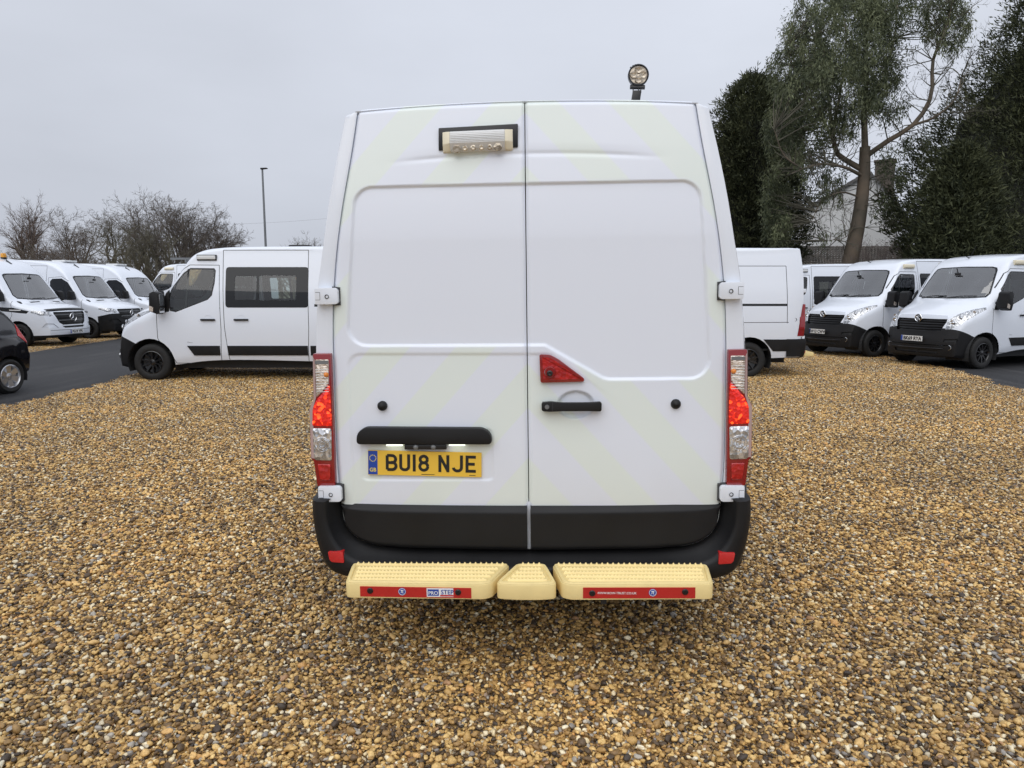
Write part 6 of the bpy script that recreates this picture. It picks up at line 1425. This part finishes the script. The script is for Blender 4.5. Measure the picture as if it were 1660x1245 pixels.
# ---- eucalyptus: traced limbs at their depth, pendulous leaf clumps
def eucalyptus():
    rng = np.random.default_rng(81); Y0 = 28.0; base = at(1372, 470, Y0); root = empty('eucalyptus_tree', (base[0], Y0, 0)); O = np.array([base[0], Y0, 0])
    def path(pts, r0, r1, n=16):
        P = np.array([at(x, y, Y0 + dy) - O for x, y, dy in pts]); P = smooth_curve(P.tolist(), n + 1); return [(*P[i], *P[i + 1], r0 + (r1 - r0) * i / n, r0 + (r1 - r0) * (i + 1) / n) for i in range(n)], P
    trunk, P0 = path([(1360, 530, 0), (1378, 425, 0), (1393, 350, 0), (1401, 280, 0), (1402, 238, 0)], 0.37, 0.19, 22)
    limb_pts = [([(1402, 240, 0), (1401, 180, 0.3), (1405, 110, 0.5), (1398, 30, 0.6), (1390, -20, 0.6)], 0.24, 0.06), ([(1402, 255, 0), (1440, 228, -0.6), (1480, 203, -1), (1508, 160, -1.2), (1512, 100, -1.2), (1535, 40, -1), (1545, -5, -1)], 0.20, 0.04), ([(1480, 203, -1), (1515, 190, -1.6), (1545, 165, -2), (1560, 120, -2)], 0.10, 0.025),
                ([(1398, 275, 0), (1375, 262, 0.4), (1358, 250, 0.8), (1350, 215, 1.1), (1342, 150, 1.4), (1330, 70, 1.6)], 0.22, 0.04), ([(1398, 285, 0), (1365, 270, -0.8), (1335, 266, -1.3), (1300, 274, -1.8), (1283, 282, -2)], 0.14, 0.03), ([(1358, 250, 0.8), (1345, 215, 0.2), (1320, 170, -0.3), (1290, 120, -0.8), (1275, 75, -1)], 0.12, 0.03),
                ([(1350, 215, 1.1), (1362, 150, 1.6), (1372, 70, 2.0), (1365, 0, 2)], 0.12, 0.03), ([(1401, 180, 0.3), (1430, 130, 1.0), (1450, 60, 1.4), (1455, 0, 1.5)], 0.12, 0.03), ([(1300, 274, -1.8), (1270, 250, -2.2), (1255, 210, -2.5)], 0.06, 0.02), ([(1395, 320, 0), (1360, 312, -0.6), (1330, 330, -1), (1315, 360, -1.2)], 0.07, 0.02), ([(1397, 300, 0), (1425, 320, 0.5), (1440, 345, 0.6)], 0.05, 0.015), ([(1393, 345, 0), (1370, 385, -0.5), (1340, 390, -0.8)], 0.04, 0.012)]
    segs = list(trunk); fine = []; LP = []
    for pts, a, b in limb_pts:
        s_, P = path(pts, a * 0.52, b * 0.7, 14); segs += s_; LP.append(P)
    add('trunk', limbs_mesh('trunk', segs, 'bark_euc', 9), None, root)
    C = []; Rr = []; Tn = []
    blobs = [(1360, 60, 92, 75, 230), (1345, 150, 88, 50, 150), (1300, 115, 52, 62, 100), (1420, 75, 55, 75, 110), (1530, 35, 52, 42, 80), (1270, 222, 34, 55, 80), (1258, 330, 22, 55, 64), (1262, 375, 20, 22, 24), (1340, 205, 60, 28, 50), (1430, 160, 40, 40, 44), (1338, 292, 40, 22, 20), (1310, 250, 36, 22, 20), (1345, 318, 36, 18, 9), (1450, 260, 38, 30, 14), (1370, 10, 60, 40, 70), (1440, 10, 50, 30, 50), (1325, 372, 40, 16, 6), (1425, 350, 22, 24, 6), (1480, 235, 26, 22, 8)]
    for x, y, rx, ry, n in blobs:
        for _ in range(int(n * 0.86)):
            while True:
                u, v = rng.uniform(-1, 1, 2)
                if u * u + v * v < 1: break
            C.append(at(x + u * rx, y + v * ry, Y0 + rng.normal(0, 0.4 + rx / 60)) - O); Rr.append(rng.uniform(0.07, 0.15)); Tn.append(rng.beta(1.1, 1.5))
    C = np.array(C); allp = np.vstack(LP + [P0])
    for c in C:                                   # twigs feed every clump
        j = int(np.argmin(np.linalg.norm(allp - c, axis=1) + (allp[:, 2] > c[2] + 0.3) * 0.6)); q = allp[j]
        if np.linalg.norm(q - c) < 2.0:
            m_ = (q + c) / 2 + rng.normal(0, 0.12, 3) + np.array([0, 0, 0.12]); r_ = 0.006 + 0.006 * np.linalg.norm(q - c)
            fine += [(*q, *m_, r_ * 1.5, r_), (*m_, *c, r_, 0.004)]
    TW = dict(n=[6, 5, 4], wander=[0.2, 0.24, 0.26], up=[0.05, 0.02, 0.0], kids=[5, 4], ratio=[0.6, 0.6], angle=[0.6, 0.6], rmin=0.005, **{'from': [0.2, 0.2]})
    for li, cnt, up in ((1, 26, 0.5), (2, 16, 0.5), (9, 9, -0.2), (10, 8, -0.1), (11, 7, -0.1), (4, 9, 0.1), (3, 8, 0.3), (0, 6, 0.3)):
        P = LP[li]
        for _ in range(cnt):
            q = P[rng.integers(4, len(P))]; d = rng.normal(0, 1, 3) * [1, 0.7, 0.7] + [0.1, 0, up]; d /= np.linalg.norm(d); sg_ = [[], [], []]
            grow(rng, np.array(q), d, rng.uniform(0.7, 1.6), 0.022, 0, TW, sg_, []); fine += sg_[0] + sg_[1] + sg_[2]
    tw = add('twigs', limbs_mesh('twigs', fine, 'bark_olive', 4), None, root); tw['kind'] = 'stuff'
    V, F, T = [], [], []; leaves(rng, C, 66, np.array(Rr), 0.17, 0.036, 1.5, V, F, T, np.array(Tn))
    cr = add('crown', np_mesh('crown', np.vstack(V), np.vstack(F), 'leaf_euc', np.concatenate(T)), None, root); cr['kind'] = 'stuff'
    tag(root, 'eucalyptus with leaning brown trunk and loose hanging foliage in front of the white house', 'tree')
eucalyptus()
# dry scrub at its foot
bare_tree(1445, 372, 26.5, 'bush', 91, 'small brown bare shrub at the foot of the eucalyptus, by the conifer', 'bark_birch', 9, 0.25, 0.10, 'shrubs by the white house', 0.7)
bare_tree(1290, 398, 27.5, 'bush', 92, 'small bare shrub at the left end of the old tiled roof', 'bark_olive', 6, 0.2, 0.10, 'shrubs by the white house', 0.7)
# ---- white house with slate roof and chimney
M['render_wall'] = pmat('white_render', (0.82, 0.82, 0.81), 0.85, var=0.08, vscale=0.8, bump=0.2, bscale=30)
M['slate'] = pmat('grey_slate', (0.15, 0.145, 0.14), 0.7, vscale=6, col2=(0.10, 0.095, 0.092))
M['old_tile'] = pmat('weathered_stone_tile', (0.29, 0.255, 0.215), 0.85, vscale=3, col2=(0.16, 0.145, 0.125), bump=0.4, bscale=14)
M['brick'] = pmat('dull_brick', (0.15, 0.125, 0.105), 0.85, var=0.4, vscale=9, bump=0.3, bscale=25)
def tiled_slope(name, A, B, C, D, rows, cols, mat, parent, rng, th=0.02, lift=0.03):
    """courses of overlapping tiles on the quad A-B (eave) to D-C (ridge)"""
    A, B, C, D = [Vector(p) for p in (A, B, C, D)]; nrm = (B - A).cross(D - A).normalized()
    if nrm.z < 0: nrm = -nrm
    mb = MB()
    for r in range(rows):
        t0, t1 = r / rows, min(1.0, (r + 1.25) / rows); off = 0.5 * (r % 2)
        for c in range(-1, cols):
            u0, u1 = max(0, (c + off) / cols + 0.003), min(1, (c + 1 + off) / cols - 0.003)
            if u1 <= u0: continue
            P = lambda u, t: (A + (B - A) * u) * (1 - t) + (D + (C - D) * u) * t
            j = rng.uniform(-0.006, 0.006); hi = nrm * (lift + j); lo = nrm * (0.004 + j)
            v = [P(u0, t0) + hi, P(u1, t0) + hi, P(u1, t1) + lo, P(u0, t1) + lo]; v += [v[0] - nrm * th, v[1] - nrm * th]
            mb.raw(v, [(0, 1, 2, 3), (4, 5, 1, 0)])
    o = mb.build(name, mat, parent); o['kind'] = 'stuff'; return o
def house():
    rng = random.Random(5); Y0 = 40.0; R0 = at(1447, 470, Y0); root = empty('house', (R0[0], R0[1], 0), (0, 0, 0))
    # local frame: origin at the nearest wall corner, g along the gable (to the left and back), r along the ridge (right and back)
    g = Vector((-0.86, 0.51, 0)); r = Vector((0.51, 0.86, 0)); W, A_, Ln = 5.23, 1.55, 11.0      # the left slope runs down further than the right
    ze, za, zl = at(1447, 332, Y0)[2], at(1403, 278, Y0 + 0.8)[2], at(1287, 347, Y0 + 2.7)[2]; o = 0.22
    P = lambda a, b, z: tuple(g * a + r * b + Vector((0, 0, z)))
    v = [P(0, 0, 0), P(W, 0, 0), P(W, 0, zl), P(A_, 0, za), P(0, 0, ze), P(0, Ln, 0), P(W, Ln, 0), P(W, Ln, zl), P(A_, Ln, za), P(0, Ln, ze)]
    add('wall', mesh_of('wall', v, [(0, 1, 2, 3, 4), (5, 9, 8, 7, 6), (0, 4, 9, 5), (1, 6, 7, 2)]), 'render_wall', root)
    dr, dl = (za - ze) / A_, (za - zl) / (W - A_)
    for a0, z0, rows in ((-o, ze - o * dr, 12), (W + o, zl - o * dl, 18)):
        tiled_slope('roof', P(a0, -o, z0 + 0.04), P(a0, Ln + o, z0 + 0.04), P(A_, Ln + o, za + 0.04), P(A_, -o, za + 0.04), rows, 34, 'slate', root, rng)
        add('bargeboard', mesh_of('bargeboard', [P(a0, -o, z0 - 0.14), P(A_, -o, za - 0.12), P(A_, -o, za + 0.05), P(a0, -o, z0 + 0.03), P(a0, -o + 0.04, z0 - 0.14), P(A_, -o + 0.04, za - 0.12), P(A_, -o + 0.04, za + 0.05), P(a0, -o + 0.04, z0 + 0.03)], [(0, 1, 2, 3), (4, 7, 6, 5), (0, 4, 5, 1), (3, 2, 6, 7)]), 'slate', root)
    c0, c1, b0, b1 = 0.45, 1.45, 2.2, 3.1; zc = at(1425, 262, Y0 + 2.4)[2]
    v = [P(a, b, z) for z in (za - 1.6, zc) for a, b in ((c0, b0), (c1, b0), (c1, b1), (c0, b1))]; F = [(0, 1, 5, 4), (1, 2, 6, 5), (2, 3, 7, 6), (3, 0, 4, 7), (4, 5, 6, 7)]
    ch = add('chimney', mesh_of('chimney', v, F), 'brick', root)
    v = [P(a, b, z) for z in (zc + 0.001, zc + 0.12) for a, b in ((c0 - .08, b0 - .08), (c1 + .08, b0 - .08), (c1 + .08, b1 + .08), (c0 - .08, b1 + .08))]; add('chimney_cap', mesh_of('chimney_cap', v, F + [(3, 2, 1, 0)]), 'brick', ch)
    for a, z in ((W * 0.88, zl - 0.8), (W * 0.38, zl - 2.1)): MB().lathe([(0, 0), (0.11, 0.0), (0.13, 0.03)], 'y', 14, (P(a, -0.03, z))).build('wall_vent', 'dark', root)
    add('gutter', mesh_of('gutter', [P(-o - 0.06, -o, ze - 0.35), P(-o + 0.05, -o, ze - 0.35), P(-o + 0.05, Ln, ze - 0.35), P(-o - 0.06, Ln, ze - 0.35), P(-o - 0.06, -o, ze - 0.24), P(-o - 0.06, Ln, ze - 0.24)], [(0, 1, 2, 3), (0, 3, 5, 4)]), 'dark', root)
    tag(root, 'white rendered house with grey slate roof and chimney behind the eucalyptus', 'house')
house()
def outbuilding():
    rng = random.Random(8); Y0 = 31.0; a, b = at(1284, 470, Y0), at(1500, 470, Y0); root = empty('outbuilding', (a[0], Y0, 0)); w = b[0] - a[0]; ze, zr = 2.55, at(1330, 400, Y0 + 1.6)[2]
    add('wall', mesh_of('wall', [(0, 0, 0), (w, 0, 0), (w, 0, ze), (0, 0, ze), (0, 3.2, 0), (w, 3.2, 0), (w, 3.2, ze), (0, 3.2, ze), (0, 1.6, zr), (w, 1.6, zr)], [(0, 1, 2, 3), (0, 3, 8, 7, 4), (1, 5, 6, 9, 2), (5, 4, 7, 6)]), 'old_tile', root)
    tiled_slope('roof', (-0.1, -0.15, ze - 0.05), (w + 0.1, -0.15, ze - 0.05), (w + 0.1, 1.6, zr + 0.03), (-0.1, 1.6, zr + 0.03), 13, 44, 'old_tile', root, rng, 0.02, 0.03)
    tiled_slope('roof', (-0.1, 3.35, ze - 0.05), (w + 0.1, 3.35, ze - 0.05), (w + 0.1, 1.6, zr + 0.03), (-0.1, 1.6, zr + 0.03), 13, 44, 'old_tile', root, rng, 0.02, 0.03)
    tag(root, 'low outbuilding with weathered stone-tiled roof below the white house', 'outbuilding')
outbuilding()
# ---- lamp post and overhead cable
b = at(434, 470, 45); zt = at(434, 274, 45)[2]
lp = MB().cyl((0, 0, 0), (0, 0, zt), 0.085, 0.055, 12).build('lamp_post', 'grey_metal', None, smooth=True); lp.location = (b[0], 45, 0); tag(lp, 'tall slim grey lamp post behind the minibus roof', 'lamp post')
MB().prism([(-0.10, zt - 0.03), (0.32, zt + 0.02), (0.30, zt + 0.07), (-0.08, zt + 0.06)], -0.13, 0.13, 'y').build('lamp_head', 'dark', lp, bevel=0.02)
MB().box(-0.10, 0.10, -0.10, 0.10, 0.0, 0.9).build('post_base', 'grey_metal', lp)
p0, p1 = at(306, 364, 62), at(700, 332, 62); n = 14
cb = MB().tube([tuple(p0 + (p1 - p0) * k / n - np.array([0, 0, 1.1 * 4 * (k / n) * (1 - k / n) * 0.4])) for k in range(n + 1)], 0.007, 5)
o = cb.build('overhead_cable', 'grey_metal', None); tag(o, 'thin overhead cable across the sky behind the lamp post', 'cable')
for k, p in ((0, p0), (1, p1)):
    po = MB().cyl((0, 0, 0), (0, 0, p[2] + 0.3), 0.08, 0.06, 10).build('cable_pole', 'bark_dark', o); po.location = (p[0], p[1], 0)
